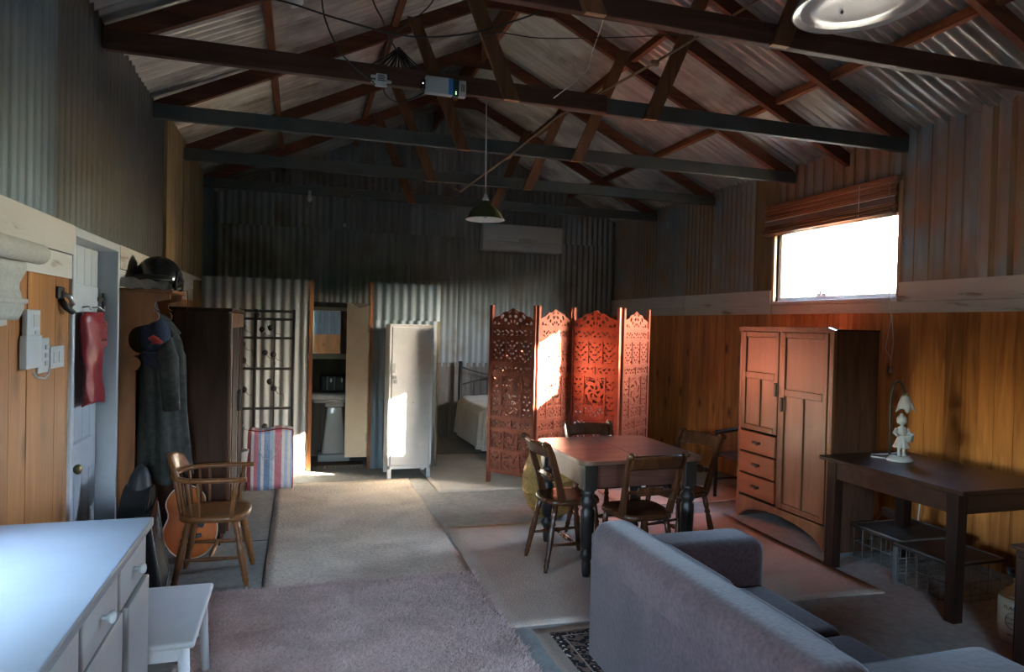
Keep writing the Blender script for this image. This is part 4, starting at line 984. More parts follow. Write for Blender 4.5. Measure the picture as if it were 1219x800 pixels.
# ================================================================== WALL AND CEILING FITTINGS
t = thing('air_conditioner', 'white wall mounted split air conditioner high on the back corrugated wall', 'air conditioner', (4.15, 9.5, 2.7))
part('casing', MB().rbox(3.54, 4.76, 9.44, 9.645, 2.69, 3.07, .02, 3), PLAST, t)
part('front_panel', MB().rbox(3.56, 4.74, 9.425, 9.445, 2.83, 3.06, .006, 2), PLAST, t)
part('louvre', MB().rbox(3.63, 4.66, 9.43, 9.445, 2.705, 2.77, .004, 1), PLAST, t)
part('louvre', MB().rbox(3.63, 4.66, 9.43, 9.445, 2.775, 2.82, .004, 1), PLAST, t)
part('energy_label', MB().box(4.07, 4.35, 9.420, 9.424, 2.79, 2.87), CLOTHW, t)
t = thing('pendant_lamp', 'olive green enamel pendant lamp hanging on a white cord from the tie beam', 'lamp', (2.205, 4.33, 2.30))
part('cord', MB().tube([(2.20, 4.35, 3.10), (2.205, 4.33, 2.47)], .004, 6), CORDW, t)
part('cord_grip', MB().lathe([(.008, .17), (.012, .15), (.02, .14), (.022, .12)], 14, Matrix.Translation((2.205, 4.33, 2.30))), PLAST, t)
shp = [(.022, .125), (.030, .118), (.040, .10), (.062, .085), (.085, .068), (.102, .045), (.110, .022), (.127, .010), (.130, .004)]
s_ = MB(); s_.lathe(shp, 36, Matrix.Translation((2.205, 4.33, 2.30)), cap=False); part('shade', s_, GREENE, t)
s_ = MB(); s_.lathe([(r - .0022, h - .002) for r, h in shp], 36, Matrix.Translation((2.205, 4.33, 2.30)), cap=False); part('shade_lining', s_, plain('lamp_lining', (.82, .78, .70), .35), t)
b = MB(); b.lathe([(.003, -.02), (.02, -.012), (.028, .01), (.022, .035), (.013, .05), (.013, .08)], 16, Matrix.Translation((2.205, 4.33, 2.335))); part('bulb', b, CERAM, t)
t = thing('enamel_shade', 'large white enamel lamp shade close overhead at the top right', 'lamp', (3.22, 2.3, 2.96))
shp = [(r * .79, h * .8) for r, h in [(.03, .17), (.05, .165), (.08, .13), (.16, .10), (.25, .075), (.31, .045), (.325, .02), (.335, .0), (.33, -.004)]]
Ms = Matrix.Translation((3.25, 2.30, 2.972)) @ Matrix.Rotation(R(-2.5), 4, 'Y') @ Matrix.Rotation(R(-1), 4, 'X')
s_ = MB(); s_.lathe(shp, 48, Ms, cap=False); part('shade', s_, ENAM, t)
s_ = MB(); s_.lathe([(r * .79, h) for r, h in [(.0, .012), (.10, .012), (.20, .010), (.285, .004), (.29, .009), (.30, .004), (.328, -.001)]], 48, Ms, cap=False); part('diffuser_plate', s_, ENAM, t)
s_ = MB(); s_.lathe([(.006, 0), (.006, .02)], 12, Ms @ Matrix.Translation((-.02, .08, .005))); part('screw', s_, MATTBLACK, t)
part('stem', MB().tube([tuple(Ms @ Vector((0, 0, .13))), (3.23, 2.30, 4.3)], .012, 8), PLASTG, t)
t = thing('smoke_detector', 'small round white smoke detector on the left roof slope', 'detector', (.99, 4.71, 3.66))
s_ = MB(); s_.lathe([(.055, 0), (.055, -.012), (.047, -.035), (.03, -.04), (.001, -.04)], 24, Matrix.Translation((.99, 4.71, 3.70)) @ Matrix.Rotation(-ANG, 4, 'Y')); part('casing', s_, PLAST, t)
s_ = MB(); s_.lathe([(.058, .01), (.058, .0), (.02, .0)], 24, Matrix.Translation((.99, 4.71, 3.70)) @ Matrix.Rotation(-ANG, 4, 'Y')); part('base_plate', s_, PLASTG, t)
t = thing('controller_box', 'grey electronic controller box with a blue stripe on the brown tie beam', 'controller', (1.90, 4.24, 3.09))
part('casing', MB().rbox(1.775, 1.945, 4.205, 4.252, 3.04, 3.145, .004, 1), plain('box_grey', (.40, .40, .38), .5), t)
part('blue_stripe', MB().rbox(1.918, 1.946, 4.203, 4.252, 3.042, 3.143, .002, 1), BLUEP, t)
part('dark_panel', MB().rbox(1.947, 1.985, 4.207, 4.252, 3.04, 3.14, .003, 1), DKTEAL, t)
part('end_label', MB().rbox(1.987, 2.03, 4.206, 4.252, 3.04, 3.14, .003, 1), plain('box_grey_end', (.38, .36, .33), .5), t)
for z in (3.052, 3.064): part('indicator', MB().rbox(1.963, 1.968, 4.203, 4.208, z - .0025, z + .0025, .001, 1), LED, t)
part('connector', MB().rbox(1.75, 1.775, 4.21, 4.25, 3.06, 3.12, .004, 1), BLACK, t)
part('indicator', MB().rbox(1.755, 1.761, 4.206, 4.211, 3.09, 3.096, .001, 1), LEDW, t)
tl_ = MB()
for k in range(3): tl_.box(1.998 + .009 * k, 2.003 + .009 * k, 4.2045, 4.207, 3.07, 3.115)
part('print_lines', tl_, INK, t)
t = thing('junction_box', 'small white junction box with printed label and side lugs on the brown tie beam', 'junction box', (1.505, 4.24, 3.09))
part('casing', MB().rbox(1.475, 1.54, 4.215, 4.252, 3.065, 3.122, .004, 1), PLAST, t)
part('base_plate', MB().rbox(1.472, 1.545, 4.235, 4.252, 3.05, 3.063, .002, 1), PLASTG, t)
for x0, x1, z in ((1.445, 1.475, 3.107), (1.445, 1.475, 3.078), (1.54, 1.57, 3.085)): part('lug', MB().rbox(x0, x1, 4.23, 4.252, z - .008, z + .008, .004, 1), PLASTG, t)
lab = MB()
for k in range(4): lab.box(1.485, 1.53 - .006 * (k % 2), 4.2135, 4.2155, 3.078 + .010 * k, 3.083 + .010 * k)
part('print_lines', lab, MATTBLACK, t)
# loose cables
def cable(name, label, pts, r, mat=MATTBLACK):
    P = [Vector(p) for p in pts]; out = []
    for i in range(len(P) - 1):
        a, b, c, d = P[max(i - 1, 0)], P[i], P[i + 1], P[min(i + 2, len(P) - 1)]
        for k in range(6):
            s = k / 6; out.append(.5 * ((2 * b) + (c - a) * s + (2 * a - 5 * b + 4 * c - d) * s * s + (3 * b - a - 3 * c + d) * s ** 3))
    out.append(P[-1]); o = part(name, MB().tube(out, r, 6), mat, loc=tuple(P[0])); tag(o, label, 'cable'); return o
cable('cable', 'black cable sagging across under the left roof slope', [(.55, 4.25, 3.47), (.91, 4.0, 3.37), (1.22, 4.0, 3.32), (1.55, 4.0, 3.28), (1.8, 4.0, 3.30), (2.1, 4.0, 3.39), (2.53, 4.0, 3.61), (2.7, 4.1, 3.9)], .0055)
cable('cable', 'thin dark cable strung between the struts near the ridge', [(2.05, 4.27, 3.40), (2.18, 4.1, 3.42), (2.46, 4.1, 3.43), (2.8, 4.1, 3.48), (3.25, 4.1, 3.56), (3.66, 4.24, 3.7)], .004)
cable('cable', 'dark looping cable hanging down to the junction box', [(1.13, 4.2, 3.75), (1.15, 4.15, 3.47), (1.18, 4.15, 3.34), (1.26, 4.15, 3.19), (1.38, 4.18, 3.10), (1.46, 4.21, 3.06)], .005)
cable('cable', 'short black cable from the roof to the cable bundle', [(1.42, 4.2, 3.7), (1.44, 4.15, 3.52), (1.50, 4.15, 3.41), (1.53, 4.15, 3.33), (1.60, 4.28, 3.30)], .005)
cable('cable', 'curved dark cable left of the first left strut', [(1.86, 4.2, 3.75), (1.80, 4.15, 3.58), (1.72, 4.15, 3.48), (1.62, 4.15, 3.39), (1.56, 4.15, 3.33), (1.52, 4.2, 3.20)], .004)
cable('wire', 'thin pale wire hanging below the overhead board end', [(2.95, 4.1, 3.9), (2.93, 4.15, 3.65), (2.88, 4.2, 3.45), (2.83, 4.2, 3.30), (2.62, 4.22, 3.11)], .0035, CORDW)
cable('wire', 'small black wire loop below the junction box', [(1.52, 4.25, 3.07), (1.54, 4.3, 3.03), (1.61, 4.33, 3.0), (1.71, 4.33, 3.03), (1.78, 4.27, 3.06)], .005)
t = thing('cable_bundle', 'bundle of coiled black cables hanging above the tie beam', 'cables', (1.63, 4.40, 3.36))
for k in range(9):
    s = (k - 4) * .022; part('loop', MB().tube([(1.63, 4.40, 3.36), (1.63 + s * .8, 4.38 + .01 * (k % 3), 3.27), (1.63 + s * 2.0, 4.37, 3.17), (1.62 + s * 2.2, 4.33, 3.19 + .01 * (k % 2)), (1.63 + s * 1.0, 4.38, 3.28), (1.63, 4.41, 3.37)], .0045, 6), MATTBLACK, t)
part('tie', MB().lathe([(.014, -.012), (.014, .012)], 10, Matrix.Translation((1.63, 4.40, 3.35))), MATTBLACK, t)
t = thing('rope', 'thin brown rope stretched diagonally under the trusses', 'rope', (3.35, 4.2, 3.45))
part('rope_line', MB().tube([(4.22, 4.12, 4.03), (3.34, 4.20, 3.43), (2.95, 5.0, 3.25), (2.72, 5.58, 3.04), (2.62, 6.9, 2.98), (2.50, 6.98, 3.05)], .009, 6), ROPE, t)
part('knot', MB().rbox(3.31, 3.37, 4.18, 4.22, 3.41, 3.45, .012, 2), ROPE, t)
t = thing('bare_bulb', 'small white bare bulb under the rearmost tie beam', 'bulb', (1.15, 8.3, 3.0))
s_ = MB(); s_.lathe([(.004, -.06), (.022, -.05), (.032, -.02), (.022, .01), (.012, .03)], 14, Matrix.Translation((1.15, 8.30, 3.045))); part('glass', s_, PLAST, t)
s_ = MB(); s_.lathe([(.018, 0), (.018, .05)], 12, Matrix.Translation((1.15, 8.30, 3.07))); part('holder', s_, PLAST, t)
t = thing('hanging_wires', 'short bent tie wires hooked on the rearmost beam', 'wire', (1.5, 8.28, 3.05))
for x, d in ((1.30, .06), (1.44, .05), (1.58, .06), (1.66, .05), (1.68, -.05)): part('wire', MB().tube([(x, 8.31, 3.02), (x + d, 8.31, 3.11)], .0025, 4), WIRE, t)
t = thing('wall_peg', 'small white peg on the back wall above the doorway', 'peg', (1.63, 9.62, 2.92))
part('peg', MB().rbox(1.61, 1.65, 9.60, 9.65, 2.90, 2.95, .008, 2), PLASTG, t)

# bamboo blind above the right window
t = thing('bamboo_blind', 'rolled up bamboo slat blind across the top of the bright window', 'blind', (W - .05, 5.18, 2.75))
part('head_rail', MB().rbox(W - .075, W - .01, 4.345, 5.97, 2.865, 2.905, .008, 1), BAMBOO, t)
sm_ = MB(); sm_.tube([(0, -.805, 0), (0, .805, 0)], .0085, 6); slat = sm_.mesh('slat')
zs = [2.855, 2.84, 2.825, 2.81, 2.795, 2.78, 2.765, 2.75, 2.735, 2.72]
for k, z in enumerate(zs): inst('slat', slat, BAMBOO, t, (-.005 + .004 * math.sin(k * 2.1), -.01 + .01 * math.sin(k * 5), z - 2.75 + .002 * math.sin(k * 3)), (0, 0, R(.15 * math.sin(k * 7))))
for k in range(14):
    a = k * 2.4; r = .034 * math.sqrt((k + 1) / 14)
    inst('slat', slat, BAMBOO, t, (-.012 + r * math.cos(a), -.005 + .012 * math.sin(k * 5), 2.625 - 2.75 + r * 1.15 * math.sin(a)), (0, 0, R(.2 * math.sin(k * 7))))
for k, z in enumerate((2.705, 2.69, 2.675)): inst('slat', slat, BAMBOO, t, (-.004, .003 * k, z - 2.75))
part('pelmet_cloth', MB().box(W - .072, W - .066, 4.36, 5.96, 2.69, 2.735), plain('woven_grey', (.12, .10, .09), .8), t)
part('tape', MB().box(W - .076, W - .068, 4.36, 5.96, 2.735, 2.745), PALE, t)
part('lift_cord', MB().tube([(W - .085, 4.72, 2.88), (W - .09, 4.72, 2.60)], .003, 5), CORDW, t)
part('pull_cord', MB().tube([(W - .06, 4.43, 2.86), (W - .04, 4.42, 1.95), (W - .03, 4.40, 1.75), (W - .03, 4.45, 1.50), (W - .03, 4.39, 1.42), (W - .03, 4.37, 1.55), (W - .035, 4.39, 1.78)], .0035, 5).tube([(W - .03, 4.39, 1.42), (W - .03, 4.39, 1.33)], .0035, 5), CORDW, t)
part('cord_toggle', MB().lathe([(.005, 0), (.012, .01), (.010, .04), (.004, .05)], 10, Matrix.Translation((W - .03, 4.39, 1.30))), CERAM, t)

# ================================================================== CARVED SCREEN
def fret(kind, w, h, seed):
    """True where wood stays; u, v in metres from the piece's lower left corner"""
    rnd = random.Random(seed); p1, p2 = rnd.uniform(0, 6), rnd.uniform(0, 6)
    def keep(u, v):
        e = min(u, v, w - u, h - v)
        if e < .011: return True
        if kind == 'flower':
            x, y = u - w / 2, v - h / 2; k = min(w, h) / 2; r = math.hypot(x, y) / k; a = math.atan2(y, x)
            if r < .2: return True
            if r < .95: return math.sin(6 * a + 2.5 * math.sin(r * 5)) + .55 * math.sin(r * 12 + p1) < .62
            return math.sin(u * 150 + 2 * math.sin(v * 100 + p1)) * math.sin(v * 130 + 1.6 * math.sin(u * 110 + p2)) < .30
        if kind == 'leaf':
            x, y = u - w / 2, v - h / 2
            if abs(x - .012 * math.sin(v * 40)) < .005: return True
            return math.sin(abs(x) * 90 - v * 95 + p1) + .6 * math.sin(v * 150 + abs(x) * 60) < .78
        if kind == 'crest':
            x = u - w / 2; y = v + .02; r = math.hypot(x, y); a = math.atan2(y, x)
            return math.sin(11 * a) + .8 * math.sin(r * 120) < .68
        return math.sin(u * 115 + 1.7 * math.sin(v * 90 + p1)) + math.sin(v * 150 + 1.5 * math.sin(u * 75)) < .82
    return keep
def fret_mesh(kind, w, h, seed, top=None, cell=.0056, th=.014):
    keep = fret(kind, w, h, seed); nx = max(3, round(w / cell)); nz = max(3, round(h / cell)); cx, cz = w / nx, h / nz; mb = MB(); V = mb.v; F = mb.f
    for j in range(nz):
        v = (j + .5) * cz; i = 0
        while i < nx:
            def ok(i):
                u = (i + .5) * cx
                if top is not None:
                    t_ = top(u)
                    if v > t_: return False
                    if v > t_ - .013: return True
                return keep(u, v)
            if ok(i):
                s = i
                while i < nx and ok(i): i += 1
                x0, x1, z0, z1 = s * cx, i * cx, j * cz, (j + 1) * cz; k = len(V)
                V += [(x0, -th / 2, z0), (x1, -th / 2, z0), (x1, -th / 2, z1), (x0, -th / 2, z1), (x0, th / 2, z0), (x1, th / 2, z0), (x1, th / 2, z1), (x0, th / 2, z1)]
                F += [(k, k + 1, k + 2, k + 3), (k + 5, k + 4, k + 7, k + 6), (k + 4, k + 5, k + 1, k), (k + 3, k + 2, k + 6, k + 7), (k + 4, k, k + 3, k + 7), (k + 1, k + 5, k + 6, k + 2)]
            else: i += 1
    mb.sm = [False] * len(F)
    me = bpy.data.meshes.new('carved_panel'); me.from_pydata(V, [], F); me.update(); return me
ROWS = [(.135, .325, [('leaf', .27), ('flower', .46), ('leaf', .27)]),
        (.355, .535, [('flower', .333), ('flower', .334), ('flower', .333)]),
        (.565, .655, [('vine', .5), ('vine', .5)]),
        (.685, 1.105, [('leaf2', .25), ('tall', .50), ('leaf2', .25)]),
        (1.130, 1.205, [('vine', .5), ('vine', .5)]),
        (1.235, 1.465, [('leaf', .333), ('leaf', .334), ('leaf', .333)]),
        (1.495, 1.575, [('vine', 1.0)])]
t = thing('folding_screen', 'four-leaf carved red-brown fretwork folding screen zigzagging behind the dining table', 'screen', (3.7, 6.35, 0))
fcache = {}
def fpanel(kind, w, h, top=None):
    key = (kind, round(w, 3), round(h, 3))
    if key not in fcache: fcache[key] = fret_mesh(kind, w, h, len(fcache), top); fcache[key].materials.append(SCREENW)
    return fcache[key]
for A, B in (((2.945, 6.74), (3.275, 6.345)), ((3.305, 6.335), (3.770, 6.640)), ((3.800, 6.630), (4.120, 6.215)), ((4.175, 6.235), (4.645, 6.59))):
    A = Vector((*A, 0)); B = Vector((*B, 0)); wd_ = (B - A).length; ang = math.atan2(B.y - A.y, B.x - A.x)
    fm = MB(); pw = .034
    fm.box(-pw / 2, pw / 2, -.020, .020, 0, 1.81); fm.box(wd_ - pw / 2, wd_ + pw / 2, -.020, .020, 0, 1.81)
    iw0, iw1 = pw / 2, wd_ - pw / 2; iw = iw1 - iw0
    zr = [.105]
    for z0, z1, _ in ROWS: zr.append(z1)
    for i, (z0, z1, cols) in enumerate(ROWS):
        lo = .105 if i == 0 else ROWS[i - 1][1]; fm.box(iw0, iw1, -.017, .017, lo, z0)
        x = iw0
        for kd, fr_ in cols[:-1]: x += fr_ * iw; fm.box(x - .010, x + .010, -.0165, .0165, z0, z1)
    fm.box(iw0, iw1, -.017, .017, 1.575, 1.605)
    # extra bars of the big row
    z0, z1, cols = ROWS[3]
    fm.box(iw0, iw0 + .25 * iw, -.016, .016, .885, .905); fm.box(iw1 - .25 * iw, iw1, -.016, .016, .925, .945); fm.box(iw0 + .25 * iw, iw1 - .25 * iw, -.016, .016, .785, .805)
    leaf = part('leaf', fm, SCREENW, t, world=False); leaf.location = A - WORLD[t.name]; leaf.rotation_euler.z = ang
    def put(kind, x, z, w_, h, top=None):
        me = fpanel(kind, w_, h, top); o = bpy.data.objects.new('carved_panel', me); C.objects.link(o); o.parent = leaf; o.location = (x, 0, z)
    for z0, z1, cols in ROWS:
        x = iw0
        for k, (kd, fr_) in enumerate(cols):
            w_ = fr_ * iw
            if kd == 'leaf2':
                zm = .895 if k == 0 else .935
                put('leaf', x, z0, w_, zm - z0); put('leaf', x, zm, w_, z1 - zm)
            elif kd == 'tall': put('vine', x, z0, w_, .795 - z0); put('flower', x, .795, w_, z1 - .795)
            else: put(kd, x, z0, w_, z1 - z0)
            x += w_
    put('crest', iw0, 1.605, iw, .175, lambda u, iw=iw: .055 + .118 * max(0, 1 - abs(2 * u / iw - 1)) ** .75 + .006 * math.sin(u / iw * PI * 9))

# ================================================================== GOLD BASKET
t = thing('woven_basket', 'bulging gold woven basket on the floor behind the dining table', 'basket', (3.14, 5.45, 0))
s_ = MB(); s_.lathe([(.10, 0), (.16, .05), (.225, .16), (.25, .28), (.235, .40), (.20, .50), (.185, .56), (.20, .60), (.19, .60), (.175, .55)], 40); part('body', s_, GOLDB, t, world=False)
for z, r in ((.10, .197), (.22, .243), (.34, .247), (.46, .219)): 
    rg = MB(); rg.tube([(r * math.cos(a), r * math.sin(a), z) for a in np.linspace(0, 2 * PI, 40, endpoint=False)], .006, 6, closed=True); part('band', rg, GOLDB, t, world=False)

# ================================================================== DINING TABLE
TX0, TX1, TY0, TY1, TZ = 2.775, 3.665, 3.945, 4.86, .76
t = thing('dining_table', 'square dark wooden dining table with round corners and blackened turned legs', 'table', (3.22, 4.40, 0))
def rrect(x0, x1, y0, y1, r, corners):
    pts = []
    for i, (cx_, cy_, a0) in enumerate(((x1 - r, y1 - r, 0), (x0 + r, y1 - r, 90), (x0 + r, y0 + r, 180), (x1 - r, y0 + r, 270))):
        if i in corners: pts += [(cx_ + r * math.cos(R(a0 + 90 * k / 6)), cy_ + r * math.sin(R(a0 + 90 * k / 6))) for k in range(7)]
        else: pts.append((x1 if i in (0, 3) else x0, y1 if i in (0, 1) else y0))
    return pts
ym, xm = 4.37, 3.22
for (a, b, c, d, cn) in ((TX0, xm, TY0, ym, (2,)), (xm, TX1, TY0, ym, (3,)), (TX0, xm, ym, TY1, (1,)), (xm, TX1, ym, TY1, (0,))):
    g = .0018
    part('top_board', MB().prism(rrect(a + (g if a == xm else 0), b - (g if b == xm else 0), c + (g if c == ym else 0), d - (g if d == ym else 0), .09, cn), 'Z', .735, .76 + random.uniform(0, .0015)), TABLEW, t, loc=(a, c, .75))
part('top_core', MB().prism(rrect(TX0 + .006, TX1 - .006, TY0 + .006, TY1 - .006, .085, (0, 1, 2, 3)), 'Z', .728, .736), EBON, t)
for a in ((2.86, 3.58, 4.01, 4.03), (2.86, 3.58, 4.775, 4.795)): part('apron', MB().box(a[0], a[1], a[2], a[3], .575, .73), wood('apron_wood', (.06, .022, .015), (.13, .05, .035), 'X', 9, .4), t)
for a in ((2.835, 2.855), (3.585, 3.605)): part('apron', MB().box(a[0], a[1], 4.05, 4.755, .575, .73), MATS['apron_wood'], t)
for x in (2.855, 3.585):
    for y in (4.035, 4.77):
        lg = MB(); lg.rbox(x - .045, x + .045, y - .045, y + .045, .56, .732, .006, 1)
        lg.lathe([(.024, 0), (.028, .03), (.030, .09), (.024, .10), (.040, .125), (.046, .145), (.040, .165), (.026, .178), (.040, .20), (.043, .26), (.047, .38), (.046, .43), (.034, .445), (.047, .465), (.050, .485), (.046, .505), (.032, .52), (.044, .535), (.044, .565)], 20, Matrix.Translation((x, y, 0)))
        part('leg', lg, EBON, t, loc=(x, y, 0))
for x, y, r_, nm in ((3.19, 4.735, 8, 'reading glasses'), ):
    pass
t = thing('spectacles', 'pair of folded spectacles lying near the far edge of the table', 'glasses', (3.12, 4.73, .762))
g = MB()
for s in (-1, 1): g.tube([(3.12 + s * .033 + .026 * math.cos(a), 4.73 + .019 * math.sin(a), .767) for a in np.linspace(0, 2 * PI, 16, endpoint=False)], .0025, 5, closed=True)
g.tube([(3.113, 4.73, .768), (3.127, 4.73, .768)], .0025, 5); g.tube([(3.06, 4.735, .767), (3.08, 4.77, .766), (3.17, 4.775, .766)], .0025, 5); g.tube([(3.18, 4.735, .767), (3.16, 4.78, .766), (3.07, 4.785, .766)], .0025, 5)
part('frame', g, STEEL, t)
t = thing('note_paper', 'small crumpled pale paper lying on the table beside the spectacles', 'paper', (3.29, 4.72, .762))
part('sheet', MB().grid(lambda u, v: (3.23 + .13 * u, 4.675 + .09 * v, .765 + .008 * math.sin(u * 7) * math.sin(v * 6 + 1) ** 2), 10, 8), CLOTHW, t, solid=.0008)

# ================================================================== DINING CHAIRS
def dining_chair(label, x, y, rot, group='wooden chairs round the dining table', mat=None, name='dining_chair'):
    mt = mat or CHAIRW
    t = thing(name, label, 'chair', (x, y, 0), rot, group)
    part('seat', saddle(seat_outline(.175, .205, -.19, .20, 32, 3.6), .43, .032), mt, t, world=False)
    for s in (-1, 1):
        pts = [(-.075 - .02 * k, s * (.170 + .003 * k), .455 + .0) for k in (0,)]
        P = [(-.10, s * .168, .455), (-.125, s * .172, .54), (-.16, s * .180, .66), (-.195, s * .188, .77), (-.225, s * .190, .835), (-.25, s * .190, .85)]
        b = MB()
        wv = [.050, .044, .040, .036, .032, .030]
        for k in range(5):
            pass
        vs = []; 
        for k, p in enumerate(P):
            d = (Vector(P[min(k + 1, 5)]) - Vector(P[max(k - 1, 0)])).normalized(); n_ = Vector((-d.z, 0, d.x)) if abs(d.z) > .01 else Vector((0, 0, 1)); n_.normalize()
            for e in (-1, 1):
                for w_ in (-1, 1): vs.append(Vector(p) + n_ * e * wv[k] / 2 + Vector((0, w_ * .012, 0)))
        fs = []
        for k in range(5):
            a = 4 * k; fs += [(a, a + 1, a + 5, a + 4), (a + 3, a + 2, a + 6, a + 7), (a + 1, a + 3, a + 7, a + 5), (a + 2, a, a + 4, a + 6)]
        fs += [(0, 2, 3, 1), (20, 21, 23, 22)]
        b.add(vs, fs); b.lathe([(.015, -.014), (.018, -.010), (.018, .010), (.015, .014)], 14, Matrix.Translation((-.247, s * .19, .842)) @ Matrix.Rotation(R(90), 4, 'X'))
        part('back_post', b, mt, t, world=False)
    def cr(u, v): return (-.20 - .035 * v - .035 * math.sin(PI * u), -.182 + .364 * u, .752 + .085 * v + .008 * math.sin(PI * u))
    part('crest_rail', MB().grid(cr, 16, 5), mt, t, world=False, solid=.018)
    mr = MB(); mr.lathe([(.008, 0), (.014, .05), (.010, .09), (.017, .13), (.010, .18), (.016, .22), (.014, .78), (.010, .82), (.017, .87), (.010, .91), (.014, .95), (.008, 1)], 12, p=(-.145, -.172, .60), q=(-.145, .172, .60))
    mr.rbox(-.157, -.133, -.09, .09, .575, .628, .005, 2)
    part('middle_rail', mr, mt, t, world=False)
    for lx, ly, dx, dy in ((.14, .145, .055, .035), (.14, -.145, .055, .035), (-.13, .125, -.085, .05), (-.13, -.125, -.085, .05)):
        lg = MB(); lg.lathe(leg_prof(1, 1.0), 12, p=(lx + dx, ly + math.copysign(dy, ly), 0), q=(lx, ly, .435)); part('leg', lg, mt, t, world=False)
    for y_ in (-1, 1): part('stretcher', MB().lathe(sp_, 10, p=(.172, y_ * .167, .17), q=(-.178, y_ * .155, .17)), mt, t, world=False)
    part('stretcher', MB().lathe([(.008, 0), (.011, .25), (.017, .4), (.012, .5), (.017, .6), (.011, .75), (.008, 1)], 10, p=(0, -.16, .17), q=(0, .16, .17)), mt, t, world=False)
    return t
dining_chair('wooden dining chair on the left side of the table, its back to the shaggy rug', 2.825, 4.335, R(3))
dining_chair('wooden dining chair at the far side of the table, in front of the carved screen', 3.265, 4.74, R(-88))
dining_chair('wooden dining chair on the near side of the table, its back towards the sofa', 3.145, 3.905, R(92))
dining_chair('wooden dining chair on the right side of the table, facing away from the oak wardrobe', 3.70, 4.34, R(196))
# dark armchair half hidden by the oak wardrobe
t = thing('dark_armchair', 'dark wooden armchair standing by the wall, half hidden behind the oak wardrobe', 'chair', (5.15, 5.50, 0), R(180))
part('seat', MB().rbox(-.22, .24, -.22, .22, .41, .44, .008, 2), DARKWZ, t, world=False)
for x in (-.20, .215):
    for y in (-.20, .20):
        b = MB(); b.tube([(x, y, 0), (x, y, .30), (x, y, .62 if x > 0 else .95)], [.016, .020, .018], 10); part('leg', b, DARKWZ, t, world=False)
for y in (-.20, .20): part('arm', MB().tube([(-.20, y, .66), (.0, y, .655), (.22, y, .63)], [.018, .02, .024], 8), DARKWZ, t, world=False)
for y in (-.20, .20): part('stretcher', MB().tube([(-.20, y, .18), (.215, y, .18)], .011, 8), DARKWZ, t, world=False)
part('back_panel', MB().rbox(-.215, -.19, -.19, .19, .62, .95, .008, 2), DARKWZ, t, world=False)

# ================================================================== OAK WARDROBE
t = thing('oak_wardrobe', 'oak wardrobe with three drawers and panelled doors below the bright window', 'wardrobe', (5.05, 4.6, 0))
XF = 4.77
cb = MB(); cb.box(XF + .02, 5.19, 4.045, 4.075, .0, 1.635); cb.box(XF + .02, 5.19, 5.105, 5.135, .0, 1.635); cb.box(5.17, 5.19, 4.075, 5.105, .1, 1.635); cb.box(XF + .02, 5.17, 4.075, 5.105, .16, .19); cb.box(XF + .02, 5.17, 4.075, 5.105, 1.60, 1.635)
part('carcass', cb, MATS['walnut_side'], t)
for a, b in ((4.04, 4.085), (5.10, 5.14)): part('corner_stile', MB().rbox(XF, XF + .03, a, b, 0, 1.64, .004, 1), OAK, t)
part('cornice', MB().prism([(4.03, 1.618), (5.15, 1.618), (5.15, 1.640), (5.10, 1.658), (4.09, 1.658), (4.03, 1.640)], 'X', XF - .012, XF + .014), OAK, t)
part('top', MB().box(XF + .014, 5.195, 4.042, 5.138, 1.635, 1.645), DARKWZ, t)
# shaped plinth
pp_ = [(4.085, 0.0), (4.10, .0)]
for k in range(17): u = k / 16; pp_.append((4.10 + u * .98, .02 + .115 * math.sin(PI * u) ** .55))
pp_ += [(5.10, 0), (5.10, .19), (4.085, .19)]
part('plinth', MB().prism(pp_, 'X', XF, XF + .022), OAK, t)
part('mid_stile', MB().rbox(XF + .0, XF + .03, 4.60, 4.625, .19, 1.63, .002, 1), OAK, t)
def framed_door(y0, y1, z0, z1, name, panels, muntins, rails):
    d = part(name, MB().box(XF + .012, XF + .020, y0, y1, z0, z1), OAK, t); s = .045
    f = MB(); f.rbox(XF - .006, XF + .014, y0, y0 + s, z0, z1, .003, 1); f.rbox(XF - .006, XF + .014, y1 - s, y1, z0, z1, .003, 1); f.rbox(XF - .006, XF + .014, y0 + s, y1 - s, z0, z0 + s, .003, 1); f.rbox(XF - .006, XF + .014, y0 + s, y1 - s, z1 - s, z1, .003, 1)
    for z in rails: f.rbox(XF - .006, XF + .014, y0 + s, y1 - s, z - .028, z + .028, .003, 1)
    for y, za, zb in muntins: f.rbox(XF - .006, XF + .014, y - .015, y + .015, za, zb, .003, 1)
    part('door_frame', f, OAK, d)
    for a, b, c, e in panels: part('door_panel', MB().rbox(XF + .006, XF + .013, a, b, c, e, .002, 1), OAKP, d)
    return d
d = framed_door(4.63, 5.095, .775, 1.615, 'upper_door', [(4.675, 5.05, 1.27, 1.57), (4.675, 4.85, .82, 1.215), (4.88, 5.05, .82, 1.215)], [(4.865, .82, 1.215)], [1.243])
part('catch', MB().rbox(XF - .02, XF - .006, 4.632, 4.665, 1.09, 1.20, .004, 1), MATTBLACK, d)
d = framed_door(4.09, 4.595, .205, 1.615, 'tall_door', [(4.135, 4.55, 1.16, 1.57), (4.135, 4.33, .25, 1.105), (4.36, 4.55, .25, 1.105)], [(4.345, .25, 1.105)], [1.133])
part('catch', MB().rbox(XF - .02, XF - .006, 4.555, 4.59, .98, 1.09, .004, 1), MATTBLACK, d)
for k in range(3):
    z0 = .215 + k * .186; d = part('drawer', MB().rbox(XF - .012, XF + .02, 4.632, 5.095, z0, z0 + .172, .004, 1), OAKX, t)
    part('drawer_pull', MB().rbox(XF - .035, XF - .012, 4.815, 4.905, z0 + .082, z0 + .100, .005, 2).rbox(XF - .022, XF - .012, 4.845, 4.875, z0 + .07, z0 + .10, .003, 1), MATTBLACK, d)

